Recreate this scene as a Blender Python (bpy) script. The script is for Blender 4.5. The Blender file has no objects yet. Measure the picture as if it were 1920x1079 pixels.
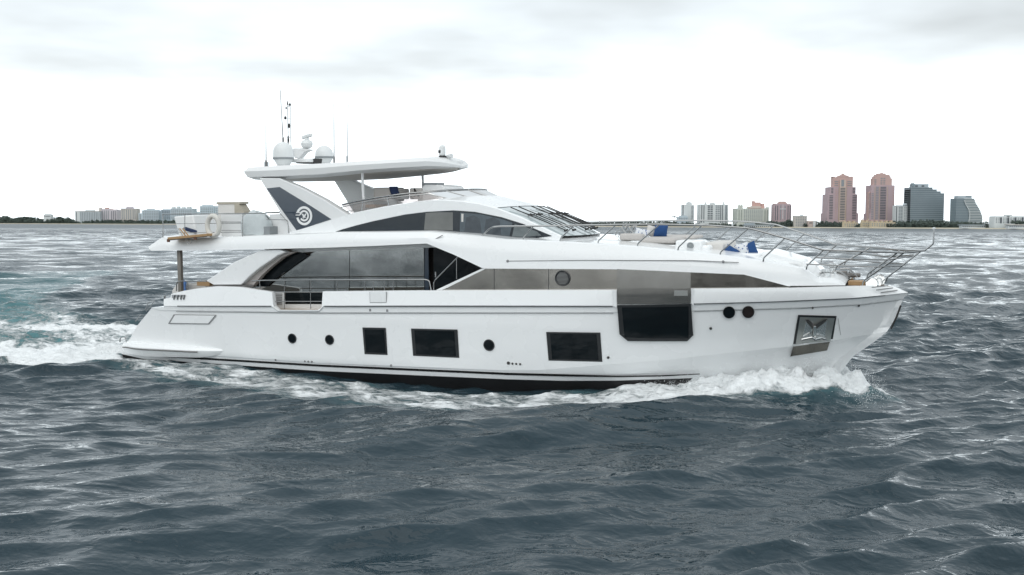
import bpy, math, random
import numpy as np
from mathutils import Vector, Matrix

random.seed(7); RNG = np.random.default_rng(11)
SC = bpy.context.scene
COL = SC.collection
R = math.radians

# ------------------------------------------------------------------ camera
FPX = 1950.0                              # focal length for a 1920 px wide picture
HORIZON_Y = 421.7
CAM_H = 4.95
cam_d = bpy.data.cameras.new('camera')
cam_d.sensor_width = 36.0
cam_d.lens = FPX * 36.0 / 1920.0
cam_d.clip_start = 0.5
cam_d.clip_end = 40000.0
cam = bpy.data.objects.new('camera', cam_d); COL.objects.link(cam)
PITCH = math.atan((539.5 - HORIZON_Y) / FPX)
RC = Matrix.Rotation(math.pi / 2 - PITCH, 3, 'X') @ Matrix.Rotation(R(0.24), 3, 'Z')
cam.matrix_world = Matrix.Translation((0, 0, CAM_H)) @ RC.to_4x4()
SC.camera = cam

# ------------------------------------------------------------------ sky, sun, exposure
SUN_EL, SUN_AZ = R(48), R(196)            # behind the camera, a little to its left
world = bpy.data.worlds.new('World'); SC.world = world
world.use_nodes = True
nt = world.node_tree; nt.nodes.clear()
def wn(t, **k):
    n = nt.nodes.new(t)
    for a, v in k.items(): setattr(n, a, v)
    return n
L = nt.links.new
def wmath(op, a, b=None, c=None, clamp=False):
    n = wn('ShaderNodeMath', operation=op, use_clamp=clamp)
    for i, v in enumerate((a, b, c)):
        if v is None: continue
        if isinstance(v, (int, float)): n.inputs[i].default_value = v
        else: L(v, n.inputs[i])
    return n.outputs[0]
def wramp(v, a, b, lo, hi):
    n = wn('ShaderNodeMapRange', interpolation_type='SMOOTHSTEP')
    L(v, n.inputs[0])
    for i, x in zip((1, 2, 3, 4), (a, b, lo, hi)): n.inputs[i].default_value = x
    return n.outputs[0]
tc = wn('ShaderNodeTexCoord'); sep = wn('ShaderNodeSeparateXYZ'); L(tc.outputs['Generated'], sep.inputs[0])
zc = wmath('ADD', wmath('MAXIMUM', sep.outputs[2], 0.0), 0.10)
cmb = wn('ShaderNodeCombineXYZ')
L(wmath('DIVIDE', sep.outputs[0], zc), cmb.inputs[0]); L(wmath('DIVIDE', sep.outputs[1], zc), cmb.inputs[1])
no = wn('ShaderNodeTexNoise'); L(cmb.outputs[0], no.inputs['Vector'])
no.inputs['Scale'].default_value = 0.95; no.inputs['Detail'].default_value = 4.0; no.inputs['Roughness'].default_value = 0.5
mp = wn('ShaderNodeMapping'); L(cmb.outputs[0], mp.inputs[0]); mp.inputs['Location'].default_value = (3.7, 1.3, 0)
no2 = wn('ShaderNodeTexNoise'); L(mp.outputs[0], no2.inputs['Vector'])
no2.inputs['Scale'].default_value = 0.42; no2.inputs['Detail'].default_value = 3.0
patch_n = wmath('ADD', wmath('MULTIPLY', no.outputs[0], 0.55), wmath('MULTIPLY', no2.outputs[0], 0.6))
patch = wramp(patch_n, 0.36, 0.80, 0.0, 1.0)                    # 1 = grey cloud base
hi = wramp(sep.outputs[2], 0.03, 0.15, 0.0, 1.0)               # cloud bases show higher up
grey = wmath('MULTIPLY', patch, wmath('ADD', wmath('MULTIPLY', hi, 0.5), 0.5))
lum0 = wramp(sep.outputs[2], 0.0, 0.22, 1.95, 1.0)          # bright band low, heavier overhead
side = wramp(sep.outputs[1], -0.5, 0.5, 1.0, 1.0)             # thinner cloud on the sun's side
lum = wmath('MULTIPLY', wmath('MULTIPLY', lum0, side), wmath('SUBTRACT', 1.0, wmath('MULTIPLY', grey, 0.50)))
cr = wn('ShaderNodeMix', data_type='RGBA'); L(grey, cr.inputs[0])
cr.inputs[6].default_value = (0.915, 1.0, 1.055, 1); cr.inputs[7].default_value = (0.93, 0.985, 1.0, 1)
cl = wn('ShaderNodeMix', data_type='RGBA', blend_type='MULTIPLY'); cl.inputs[0].default_value = 1.0
L(cr.outputs[2], cl.inputs[6])
lc = wn('ShaderNodeCombineColor'); l10 = wmath('MULTIPLY', lum, 10.0)
for i in range(3): L(l10, lc.inputs[i])
L(lc.outputs[0], cl.inputs[7])
sky = wn('ShaderNodeTexSky'); sky.sky_type = 'NISHITA'; sky.sun_disc = False
sky.sun_elevation = SUN_EL; sky.sun_rotation = SUN_AZ
mx = wn('ShaderNodeMix', data_type='RGBA'); mx.inputs[0].default_value = 0.95
L(sky.outputs[0], mx.inputs[6]); L(cl.outputs[2], mx.inputs[7])
bg = wn('ShaderNodeBackground'); bg.inputs[1].default_value = 0.1; L(mx.outputs[2], bg.inputs[0])
ow = wn('ShaderNodeOutputWorld'); L(bg.outputs[0], ow.inputs[0])

sd = bpy.data.lights.new('sun', 'SUN'); sd.energy = 1.05; sd.angle = R(75); sd.color = (1.0, 0.975, 0.94)
so = bpy.data.objects.new('sun', sd); COL.objects.link(so)
sdir = Vector((math.sin(SUN_AZ) * math.cos(SUN_EL), math.cos(SUN_AZ) * math.cos(SUN_EL), math.sin(SUN_EL)))
so.rotation_euler = sdir.to_track_quat('Z', 'Y').to_euler(); so.location = sdir * 300

SC.view_settings.view_transform = 'Standard'; SC.view_settings.look = 'None'
SC.view_settings.exposure = 0.32; SC.view_settings.gamma = 1.0
SC.render.engine = 'CYCLES'
SC.cycles.use_denoising = True
SC.cycles.max_bounces = 8; SC.cycles.transparent_max_bounces = 12
SC.cycles.sample_clamp_indirect = 4.0

# ------------------------------------------------------------------ the yacht's place, and the ray helpers
YAW, HEEL = R(23), R(1.5)
MB = Matrix.Translation((-1.05, 35.0, 0)) @ Matrix.Rotation(-YAW, 4, 'Z') @ Matrix.Rotation(HEEL, 4, 'X')
MBI = MB.inverted()
_rb = np.array(MBI.to_3x3()); _rc = np.array(RC); _o = np.array(MBI @ Vector((0, 0, CAM_H)))
def ray(px, py):
    return _rb @ (_rc @ np.array([(px - 960) / FPX, -(py - 539.5) / FPX, -1.0]))
def at(px, py, Y):                        # point of the yacht (x forward, y port, z up) at half-breadth Y
    d = ray(px, py); return _o + d * ((Y - _o[1]) / d[1])
def wat(px, py, D=None, z=None):          # world point on the plane y = D, or at height z
    d = _rc @ np.array([(px - 960) / FPX, -(py - 539.5) / FPX, -1.0])
    t = D / d[1] if D is not None else (z - CAM_H) / d[2]
    return np.array([0, 0, CAM_H]) + d * t
def half_beam(x, z):                      # half breadth of the hull (arrays or numbers)
    x = np.asarray(x, float); zz = np.clip(z, -1.0, 5.0)
    u = (np.clip(zz, -0.2, 3.1) - 0.3) / 2.8
    p = 2.25 + 0.95 * np.maximum(u, 0); x0 = 0.0 + 1.5 * u
    xs = np.interp(zz, (-1.0, 0.2, 1.25, 2.09, 3.08), (9.6, 11.05, 12.02, 12.74, 13.46))
    B = np.interp(zz, (-1.0, -0.1, 0.6, 2.0), (2.7, 3.0, 3.2, 3.3))
    B = B * (1 - np.clip((x - x0) / (xs - x0), 0, 1) ** p)
    return B - 0.022 * np.maximum(-6 - x, 0) ** 1.25
def Sarr(px, py, off):                    # points on the starboard hull side, off metres outside it
    px, py, off = (np.asarray(v, float) for v in (px, py, off))
    d = np.stack([(px - 960) / FPX, -(py - 539.5) / FPX, -np.ones_like(px)], -1) @ (_rb @ _rc).T
    lo, hi_ = np.full(px.shape, -3.9), np.zeros(px.shape)
    for _ in range(34):
        m = (lo + hi_) / 2; t = (m - _o[1]) / d[..., 1]
        out = m + half_beam(_o[0] + d[..., 0] * t, _o[2] + d[..., 2] * t) + off < 0
        lo = np.where(out, m, lo); hi_ = np.where(out, hi_, m)
    m = (lo + hi_) / 2; return _o + d * ((m - _o[1]) / d[..., 1])[..., None]
def proj(p):                              # yacht point -> pixel
    q = _rc.T @ (_rb.T @ (np.asarray(p, float) - _o)); return 960 + FPX * q[0] / -q[2], 539.5 - FPX * q[1] / -q[2]
def S(px, py, off=0.0): return Sarr([px], [py], [off])[0]

# ------------------------------------------------------------------ mesh helpers
class G:
    def __init__(s): s.v = []; s.f = []
    def grid(s, P, flip=False, mirror=False, rim=0.0):
        P = np.asarray(P, float); n, m = P.shape[:2]
        for sg in ((1, -1) if mirror else (1,)):
            b = len(s.v)
            s.v += [(p[0], p[1] * sg, p[2]) for row in P for p in row]
            for i in range(n - 1):
                for j in range(m - 1):
                    q = (b + i * m + j, b + i * m + j + 1, b + (i + 1) * m + j + 1, b + (i + 1) * m + j)
                    s.f.append(q[::-1] if (flip != (sg < 0)) else q)
        return s
    def box(s, c, d, rz=0.0, ry=0.0, taper=1.0):
        b = len(s.v); M = Matrix.Rotation(rz, 3, 'Z') @ Matrix.Rotation(ry, 3, 'Y')
        for k in (-1, 1):
            tt = taper if k > 0 else 1.0
            for x, y in ((-1, -1), (1, -1), (1, 1), (-1, 1)):
                s.v.append(tuple(Vector(c) + M @ Vector((x * d[0] / 2 * tt, y * d[1] / 2 * tt, k * d[2] / 2))))
        for q in ((3, 2, 1, 0), (4, 5, 6, 7), (0, 1, 5, 4), (1, 2, 6, 5), (2, 3, 7, 6), (3, 0, 4, 7)): s.f.append(tuple(b + i for i in q))
        return s
    def prism(s, P, d):                   # closed outline P pushed along d
        b = len(s.v); n = len(P); P = [Vector(p) for p in P]; d = Vector(d)
        s.v += [tuple(p) for p in P] + [tuple(p + d) for p in P]
        s.f.append(tuple(range(b, b + n))); s.f.append(tuple(range(b + 2 * n - 1, b + n - 1, -1)))
        for i in range(n): s.f.append((b + i, b + n + i, b + n + (i + 1) % n, b + (i + 1) % n))
        return s
    def tube(s, pts, r, n=8, closed=False, r2=None):
        pts = [Vector(p) for p in pts]; N = len(pts); b = len(s.v); up = None
        for i, p in enumerate(pts):
            a = pts[(i - 1) % N] if (i > 0 or closed) else p; c = pts[(i + 1) % N] if (i < N - 1 or closed) else p
            t = (c - a).normalized()
            if up is None: up = Vector((0, 0, 1)) if abs(t.z) < 0.9 else Vector((0, 1, 0))
            x = t.cross(up).normalized(); y = x.cross(t).normalized(); up = y
            k = 1.0
            if 0 < i < N - 1 or closed:
                cs = (p - a).normalized().dot((c - p).normalized()); k = 1 / max(0.6, math.sqrt((1 + cs) / 2))
            rr = (r if r2 is None else r + (r2 - r) * i / max(1, N - 1)) * (1 + (k - 1) * 0.5)
            s.v += [tuple(p + (x * math.cos(2 * math.pi * j / n) + y * math.sin(2 * math.pi * j / n)) * rr) for j in range(n)]
        for i in range(N if closed else N - 1):
            for j in range(n):
                A = b + i * n; B = b + ((i + 1) % N) * n
                s.f.append((A + j, A + (j + 1) % n, B + (j + 1) % n, B + j))
        if not closed:
            s.f.append(tuple(range(b + n - 1, b - 1, -1))); s.f.append(tuple(range(b + (N - 1) * n, b + N * n)))
        return s
    def lathe(s, prof, c=(0, 0, 0), n=24, axis=(0, 0, 1)):
        b = len(s.v); q = Vector(axis).to_track_quat('Z', 'Y'); c = Vector(c)
        for r, z in prof:
            s.v += [tuple(c + q @ Vector((r * math.cos(2 * math.pi * j / n), r * math.sin(2 * math.pi * j / n), z))) for j in range(n)]
        for i in range(len(prof) - 1):
            for j in range(n):
                s.f.append((b + i * n + j, b + i * n + (j + 1) % n, b + (i + 1) * n + (j + 1) % n, b + (i + 1) * n + j))
        if prof[0][0] > 1e-4: s.f.append(tuple(range(b + n - 1, b - 1, -1)))
        if prof[-1][0] > 1e-4: s.f.append(tuple(range(b + (len(prof) - 1) * n, b + len(prof) * n)))
        return s
    def build(s, name, mat, parent=None, base=None, bevel=0.0, seg=2, sharp=32, flat=False, sub=0):
        me = bpy.data.meshes.new(name)
        v = s.v if base is None else [(x - base[0], y - base[1], z - base[2]) for x, y, z in s.v]
        me.from_pydata(v, [], s.f); me.validate(); me.update()
        o = bpy.data.objects.new(name, me); COL.objects.link(o); me.materials.append(mat)
        if not flat: me.shade_smooth(); me.set_sharp_from_angle(angle=R(sharp))
        if parent: o.parent = parent
        if bevel:
            m = o.modifiers.new('bevel', 'BEVEL'); m.width = bevel; m.segments = seg; m.limit_method = 'ANGLE'; m.angle_limit = R(35)
        if sub:
            m = o.modifiers.new('sub', 'SUBSURF'); m.levels = sub; m.render_levels = sub
        return o
def mir(o, parent=None):                  # the port-side twin of a starboard part
    me = o.data.copy(); me.transform(Matrix.Scale(-1, 4, (0, 1, 0))); me.flip_normals()
    c = o.copy(); c.data = me; COL.objects.link(c); c.parent = parent or o.parent
    return c
def empty(name, M, label, cat, group=None):
    o = bpy.data.objects.new(name, None); COL.objects.link(o); o.matrix_world = M; o.empty_display_size = 0.3
    tag(o, label, cat, group); return o
def tag(o, label=None, cat=None, group=None, kind=None):
    if label: o['label'] = label
    if cat: o['category'] = cat
    if group: o['group'] = group
    if kind: o['kind'] = kind
    return o
def rnd(pts, r=0.1, n=4):                 # rounds the corners of a polyline
    P = [Vector(p) for p in pts]; out = [P[0]]
    for a, b, c in zip(P, P[1:], P[2:]):
        k = min(r, (a - b).length * 0.45, (c - b).length * 0.45)
        u = b + (a - b).normalized() * k; w = b + (c - b).normalized() * k
        for i in range(n + 1):
            t = i / n; out.append((u * (1 - t) + b * t) * (1 - t) + (b * (1 - t) + w * t) * t)
    return out + [P[-1]]
def params(*rows, n=40):                  # shared stations of several pixel polylines
    s = set(np.round(np.linspace(0, 1, n), 5))
    for r in rows:
        x = np.array([p[0] for p in r]); s |= set(np.round((x - x[0]) / (x[-1] - x[0]), 5))
    return np.array(sorted(s))
def pix(pts, s, off=0.0):                 # pixel polyline at the stations s; a third value is the offset
    x = np.array([p[0] for p in pts], float); y = np.array([p[1] for p in pts], float)
    o = np.array([p[2] if len(p) > 2 else off for p in pts], float)
    u = (x - x[0]) / (x[-1] - x[0])
    return np.stack([np.interp(s, u, x), np.interp(s, u, y), np.interp(s, u, o)])
def prow(pts, s, off=0.0): return Sarr(*pix(pts, s, off))
def pfill(rows, s, m=3):                  # rows given as (polyline, offset) -> grid that follows the hull between them
    R_ = [pix(p, s, o) for p, o in rows]; out = [R_[0]]
    for a, b in zip(R_, R_[1:]):
        for i in range(1, m + 1): out.append(a + (b - a) * i / m)
    return np.array([Sarr(*r) for r in out])
def yrow(pts, s, Y):                      # the same on the plane y = Y (number or function of x)
    x = np.array([p[0] for p in pts], float); y = np.array([p[1] for p in pts], float)
    u = (x - x[0]) / (x[-1] - x[0]); out = []
    for a, b in zip(np.interp(s, u, x), np.interp(s, u, y)):
        if callable(Y):
            yy = -2.4
            for _ in range(12): yy = Y(at(a, b, yy)[0])
            out.append(at(a, b, yy))
        else: out.append(at(a, b, Y))
    return np.array(out)
def fill(rows, m=3):                      # rows -> grid with m steps between neighbours
    out = [rows[0]]
    for a, b in zip(rows, rows[1:]):
        for i in range(1, m + 1): out.append(a + (b - a) * i / m)
    return np.array(out)
def rimmed(P, depth):                     # grid with its border folded inboard by depth
    P = np.asarray(P, float); d = np.array([0, depth, 0])
    Q = np.pad(P, ((1, 1), (1, 1), (0, 0)), mode='edge')
    Q[0] += d; Q[-1] += d; Q[1:-1, 0] += d; Q[1:-1, -1] += d
    return Q

# ------------------------------------------------------------------ materials
def mat(name, col, rough=0.5, metal=0.0, coat=0.0, var=0.06, vscale=3.0, bump=0.0, bscale=40.0, ior=1.5, spec=0.5, rvar=0.0, stretch=(1, 1, 1)):
    m = bpy.data.materials.new(name); m.use_nodes = True; t = m.node_tree; p = t.nodes['Principled BSDF']
    p.inputs['Roughness'].default_value = rough; p.inputs['Metallic'].default_value = metal
    p.inputs['Coat Weight'].default_value = coat; p.inputs['Coat Roughness'].default_value = 0.04
    p.inputs['IOR'].default_value = ior; p.inputs['Specular IOR Level'].default_value = spec
    c = t.nodes.new('ShaderNodeTexCoord'); mpn = t.nodes.new('ShaderNodeMapping'); mpn.inputs['Scale'].default_value = stretch
    t.links.new(c.outputs['Object'], mpn.inputs[0])
    n = t.nodes.new('ShaderNodeTexNoise'); n.inputs['Scale'].default_value = vscale; n.inputs['Detail'].default_value = 4
    t.links.new(mpn.outputs[0], n.inputs['Vector'])
    mr = t.nodes.new('ShaderNodeMix'); mr.data_type = 'RGBA'; t.links.new(n.outputs[0], mr.inputs[0])
    mr.inputs[6].default_value = tuple(max(0, x * (1 - var)) for x in col) + (1,); mr.inputs[7].default_value = tuple(min(1, x * (1 + var)) for x in col) + (1,)
    t.links.new(mr.outputs[2], p.inputs['Base Color'])
    if rvar:
        a = t.nodes.new('ShaderNodeMapRange'); t.links.new(n.outputs[0], a.inputs[0])
        a.inputs[1].default_value = 0.3; a.inputs[2].default_value = 0.7
        a.inputs[3].default_value = max(0, rough - rvar); a.inputs[4].default_value = rough + rvar; t.links.new(a.outputs[0], p.inputs['Roughness'])
    if bump:
        n2 = t.nodes.new('ShaderNodeTexNoise'); n2.inputs['Scale'].default_value = bscale; n2.inputs['Detail'].default_value = 3
        t.links.new(mpn.outputs[0], n2.inputs['Vector'])
        bm = t.nodes.new('ShaderNodeBump'); bm.inputs['Distance'].default_value = bump; t.links.new(n2.outputs[0], bm.inputs['Height']); t.links.new(bm.outputs[0], p.inputs['Normal'])
    return m
WHITE = mat('white_gelcoat', (0.80, 0.815, 0.82), 0.28, coat=0.6, var=0.015, vscale=0.8, rvar=0.06)
WHITE2 = mat('white_moulding', (0.74, 0.75, 0.75), 0.4, var=0.03, vscale=2)
BLACK = mat('black_antifouling', (0.012, 0.012, 0.013), 0.45, var=0.3, vscale=2, bump=0.004, bscale=6)
STRIPE = mat('black_stripe_paint', (0.015, 0.014, 0.014), 0.25, var=0.2)
GLASS = mat('dark_glass', (0.006, 0.009, 0.011), 0.03, spec=0.2, var=0.3, vscale=1.2, bump=0.004, bscale=1.6)
GFRAME = mat('black_window_frame', (0.02, 0.022, 0.024), 0.3, var=0.2)
NAVY = mat('dark_blue_panel', (0.028, 0.042, 0.062), 0.12, coat=0.3, var=0.2, vscale=2)
BRONZE = mat('mirrored_bronze_glass', (0.35, 0.33, 0.30), 0.12, metal=0.9, var=0.08, vscale=0.9, bump=0.007, bscale=0.9, rvar=0.05)
SMOKE = mat('mirrored_grey_glass', (0.35, 0.36, 0.355), 0.06, metal=1.0, var=0.03, vscale=0.7, bump=0.003, bscale=0.9)
PANE = mat('grey_tinted_pane', (0.13, 0.135, 0.13), 0.06, var=0.35, vscale=2.2)
PANE2 = mat('blue_grey_tinted_pane', (0.07, 0.09, 0.105), 0.06, var=0.5, vscale=3.5)
STEEL = mat('polished_steel', (0.33, 0.335, 0.335), 0.22, metal=1.0, var=0.08, vscale=9)
CHROME = mat('chrome', (0.55, 0.56, 0.56), 0.08, metal=1.0, var=0.1, vscale=5, bump=0.01, bscale=3)
DARKSTEEL = mat('dark_steel', (0.16, 0.155, 0.15), 0.35, metal=0.8, var=0.25, vscale=6)
RUBBER = mat('black_rubber', (0.02, 0.02, 0.02), 0.6, var=0.3)
SEAM = mat('grey_sealant', (0.22, 0.225, 0.23), 0.6, var=0.15)
SHADELINE = mat('dark_shade_line', (.09, .095, .10), .5, var=.2)  # dark colour for the painted shadow line under the rub rail
BEIGE = mat('beige_upholstery', (0.47, 0.45, 0.43), 0.8, var=0.08, bump=0.004, bscale=30)
TAUPE = mat('taupe_panel', (0.42, 0.39, 0.37), 0.5, var=0.06)
CUSH = mat('pale_cushion', (0.60, 0.585, 0.56), 0.85, var=0.06, bump=0.004, bscale=25)
TEAK = mat('teak', (0.38, 0.24, 0.12), 0.55, var=0.3, vscale=8, stretch=(1, 12, 12))
TAN = mat('weathered_tan_cover', (0.36, 0.33, 0.27), 0.8, var=0.15, vscale=4, bump=0.006, bscale=14)
BLUE = mat('royal_blue_fabric', (0.012, 0.058, 0.18), 0.85, var=0.2, vscale=8, bump=0.004, bscale=40)
NAVYF = mat('navy_fabric', (0.012, 0.025, 0.07), 0.9, var=0.2, bump=0.004, bscale=40)
LBLUE = mat('light_blue_towel', (0.12, 0.24, 0.52), 0.95, var=0.2, bump=0.008, bscale=60)
TARP = mat('pale_grey_tarp', (0.52, 0.565, 0.575), 0.55, var=0.08, vscale=5, bump=0.02, bscale=7)
GREYP = mat('grey_plastic', (0.24, 0.26, 0.27), 0.5, var=0.15)
DOME = mat('dome_plastic', (0.68, 0.70, 0.70), 0.35, var=0.03)
TEAL = mat('turquoise_recess', (0.05, 0.11, 0.11), 0.1, var=0.3)
def pattern_mat():
    m = mat('blue_white_print', (0.6, 0.62, 0.64), 0.85); t = m.node_tree; p = t.nodes['Principled BSDF']
    v = t.nodes.new('ShaderNodeTexVoronoi'); v.inputs['Scale'].default_value = 16; c = t.nodes.new('ShaderNodeTexCoord'); t.links.new(c.outputs['Object'], v.inputs['Vector'])
    r = t.nodes.new('ShaderNodeValToRGB'); r.color_ramp.interpolation = 'CONSTANT'
    r.color_ramp.elements[0].color = (0.03, 0.08, 0.26, 1); r.color_ramp.elements[1].position = 0.33; r.color_ramp.elements[1].color = (0.66, 0.68, 0.7, 1)
    t.links.new(v.outputs['Distance'], r.inputs[0]); t.links.new(r.outputs[0], p.inputs['Base Color']); return m
PRINT = pattern_mat()
def screen_mat(name, tint, refl):
    m = bpy.data.materials.new(name); m.use_nodes = True; t = m.node_tree; t.nodes.clear()
    o = t.nodes.new('ShaderNodeOutputMaterial'); x = t.nodes.new('ShaderNodeMixShader'); a = t.nodes.new('ShaderNodeBsdfTransparent'); g = t.nodes.new('ShaderNodeBsdfGlossy')
    f = t.nodes.new('ShaderNodeFresnel'); f.inputs[0].default_value = 1.5; a.inputs[0].default_value = tint + (1,); g.inputs['Roughness'].default_value = 0.03
    n = t.nodes.new('ShaderNodeTexNoise'); n.inputs['Scale'].default_value = 1.5; k = t.nodes.new('ShaderNodeMath'); k.operation = 'MULTIPLY_ADD'; k.inputs[1].default_value = 0.1; k.inputs[2].default_value = refl
    t.links.new(n.outputs[0], k.inputs[0]); ad = t.nodes.new('ShaderNodeMath'); ad.operation = 'ADD'; t.links.new(f.outputs[0], ad.inputs[0]); t.links.new(k.outputs[0], ad.inputs[1])
    t.links.new(ad.outputs[0], x.inputs[0]); t.links.new(a.outputs[0], x.inputs[1]); t.links.new(g.outputs[0], x.inputs[2]); t.links.new(x.outputs[0], o.inputs[0]); return m
TINT = screen_mat('smoked_screen', (0.50, 0.45, 0.44), 0.03)
WSHIELD = screen_mat('windscreen_glass', (0.42, 0.47, 0.48), 0.12)

# ================================================================== THE YACHT
YA = empty('motor_yacht', MB, 'large white motor yacht with black windows and grey hardtop arch under way', 'yacht')

# ---- hull
rA = [(307,561),(320,558.5),(321,551.5),(345,545.5),(372,541),(408,537),(450,538.5),(480,543),(509,547.5),(510.5,549),(514,575),(521,581.5),
      (598,581.5),(603,577),(605,547),(700,546),(815,545),(1000,544.5),(1157,544),(1300,541.5),(1480,540),(1587,537,-.03),(1640,536,-.20),(1675,540,-.12),(1702,548)]
rB = [(307,574),(508,573.5),(514,578),(521,583),(598,583),(603,578.5),(607,573.5),(815,573),(1150,573.5),(1300,569.5),(1450,565.5),(1600,559),(1660,553.5),(1702,549)]
rB2 = [(a, b + (2.2 if a < 1700 else 1)) for a, b in rB]
rC = [(284,577),(300,582),(600,586),(1155,586),(1300,582.5),(1500,577),(1620,570),(1693,561)]
rC2 = [(a, b + 1.5) for a, b in rC]
rD1 = [(258,610),(600,615),(1000,622),(1300,620),(1560,607),(1677,600)]
rD2 = [(241,640),(600,650),(1000,662),(1250,653),(1480,634),(1669,613)]
rE1 = [(228,655),(600,681),(950,695),(1010,694.5),(1250,675),(1480,650),(1562,639),(1663,622)]
rE2 = [(228,657),(600,682.5),(950,697),(1060,700.5),(1205,701),(1350,681),(1482,657),(1560,648),(1640,641)]
rE3 = [(228,659),(267,664),(600,684),(950,699.5),(1060,703),(1160,705.5),(1310,701),(1480,692),(1600,668)]
rE4 = [(228,664),(267,673),(600,696),(950,711.5),(1060,714.5),(1160,714),(1310,709),(1400,716),(1480,723),(1556,724)]
sH = params(rA, rB, n=130)
def bow_off(k, px0=950, px1=1500): return lambda rows: [(a, b, -k * min(1, max(0, (a - px0) / (px1 - px0)))) for a, b in rows]
hA = prow(rA, sH)
hIn = hA + np.array([0, .16, 0]); hIn[:, 1] = np.minimum(hIn[:, 1], -0.02)
hIn2 = hIn.copy(); hIn2[:, 2] -= np.interp(hIn[:, 0], (9, 12.5, 13.2), (.75, .15, .0))
hIn2[:, 1] = -np.maximum(np.minimum(-hIn[:, 1], half_beam(hIn2[:, 0], hIn2[:, 2]) - .17), .02)
RW = [(rA, 0), (rB, .055), (rB2, .012), (rC, .0), (rC2, -.03), (rD1, -.02), (rD2, 0), (rE1, .015), (bow_off(.07)(rE2), 0), (bow_off(.16)(rE3), 0), (bow_off(.22)(rE4), 0)]
hrows = [hIn2, hIn] + [prow(p, sH, o) for p, o in RW]
g = G(); g.grid(fill(hrows[:3], 1), mirror=True); g.grid(pfill(RW[:4], sH, 2), mirror=True); g.grid(pfill(RW[3:5], sH, 1), mirror=True); g.grid(pfill(RW[4:8], sH, 6), mirror=True); g.grid(pfill(RW[7:], sH, 2), mirror=True)
st = [r[0] for r in hrows[2:]]                                   # transom closes the stern
g.grid(np.array([[p * np.array([1, 1 - 2 * k / 6, 1]) + np.array([.25 * math.sin(math.pi * k / 6), 0, 0]) for k in range(7)] for p in st]))
hull = g.build('hull', WHITE, YA, sharp=24)
e4 = hrows[-1]
k1 = e4 * np.array([1, .93, 1]) - np.array([0, 0, .45]); k2 = e4 * np.array([1, .0, 1]); k2[:, 2] = np.minimum(e4[:, 2] - .5, -.9); k2[:, 0] -= .1
G().grid(fill([e4, k1, k2], 2), mirror=True).build('hull_bottom', BLACK, YA)
def strip(name, top, bot, m, off, parent, n=30, mid=1, rim=.03, mirror=True, sharp=30):
    s = params(top, bot, n=n); P = pfill([(top, off), (bot, off)], s, mid)
    o = G().grid(rimmed(P, rim)).build(name, m, parent, sharp=sharp)
    if mirror: mir(o)
    return o
strip('boot_stripe', [(262,664),(600,684),(950,699.3),(1060,702.5),(1160,705.2),(1240,704),(1312,701)], [(262,667.5),(600,688),(950,703.6),(1060,706.4),(1160,708),(1240,706.5),(1312,702.5)], STRIPE, .012, YA, n=60)
# thin lines on the topsides; rub rail and knuckle strips paint in their shade
strip('rub_rail_shade', [(332,573.5),(507,574)], [(332,575.3),(507,575.8)], SHADELINE, .057, YA, mirror=False)
strip('rub_rail_shade', [(608,574.2),(815,574),(1148,574.4)], [(608,576),(815,575.8),(1148,576.2)], SHADELINE, .057, YA, mirror=False)
strip('rub_rail_shade', [(1301,570),(1450,566),(1600,559.6),(1660,554.2)], [(1301,571.5),(1450,567.5),(1600,561),(1660,555.3)], SHADELINE, .057, YA, mirror=False)
for t_, b_ in (([(330,584.2),(600,587.4),(1150,587.4)], [(330,585),(600,588.3),(1150,588.3)]), ([(1302,584),(1500,578.6),(1620,571.6),(1685,563.4)], [(1302,584.9),(1500,579.4),(1620,572.3),(1685,564)])): strip('knuckle_shade', t_, b_, SEAM, .004, YA, n=40, rim=.01)  # grey strips colour in the shade along the knuckle crease
strip('bow_seam', [(1571,597),(1571.7,597)], [(1577,636),(1577.7,636)], SEAM, .006, YA, n=2, mid=10, rim=.004, mirror=False)

# ---- main deck and bow deck
xs_ = np.linspace(-10.9, 13.0, 60); zd = np.interp(xs_, (-11, -5, 9, 10, 12, 13.4), (2.02, 2.16, 2.5, 3.12, 3.14, 3.0))
G().grid(np.array([[(x, -max(.03, half_beam(x, z) - .12) * t, z + .03 * (1 - t * t)) for t in np.linspace(1, -1, 9)] for x, z in zip(xs_, zd)])).build('main_deck', TEAK, YA)

# ---- swim platform along the stern quarter
pt = [(219,650),(228,646),(243,641.5),(300,645),(380,650.5),(420,654.5),(438,657.5)]
pbm = [(219,653),(228,658),(243,663),(280,668),(380,670),(400,668),(438,659.5)]
s = params(pt, pbm, n=26)
a_, b_ = yrow(pt, s, -3.05), yrow(pbm, s, -3.05)
wdt = np.interp(s, (0, .06, .2, .65, .9, 1), (-.25, .12, .3, .3, .16, -.06))[:, None] * np.array([0, -1, 0])
mid_ = a_ + (b_ - a_) * .28
g = G().grid(np.array([a_ + np.array([0, .9, 0]), a_ + wdt * .8, mid_ + wdt * 1.08 , mid_ + wdt + (b_ - a_) * .2, b_ + wdt * .55, b_ + np.array([0, .9, 0])]), mirror=True)
g.box((-12.65, 0, .56), (1.2, 5.0, .22))
plat = g.build('swim_platform', WHITE, YA, bevel=.015, sharp=40)
lo_ = mid_ + wdt * 1.12 + (b_ - a_) * .12; sel = (s > .05) & (s < .76)
G().tube(lo_[sel], .022, 6).build('rubbing_strip', DARKSTEEL, plat)
def on(px, py, Y): return at(px, py, Y)
G().tube(rnd([on(225,642,-2.7), on(225.5,633,-2.7), on(235,632,-2.7), on(237,642,-2.7)], .1), .022).build('stern_grab_loop', STEEL, YA)
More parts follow.
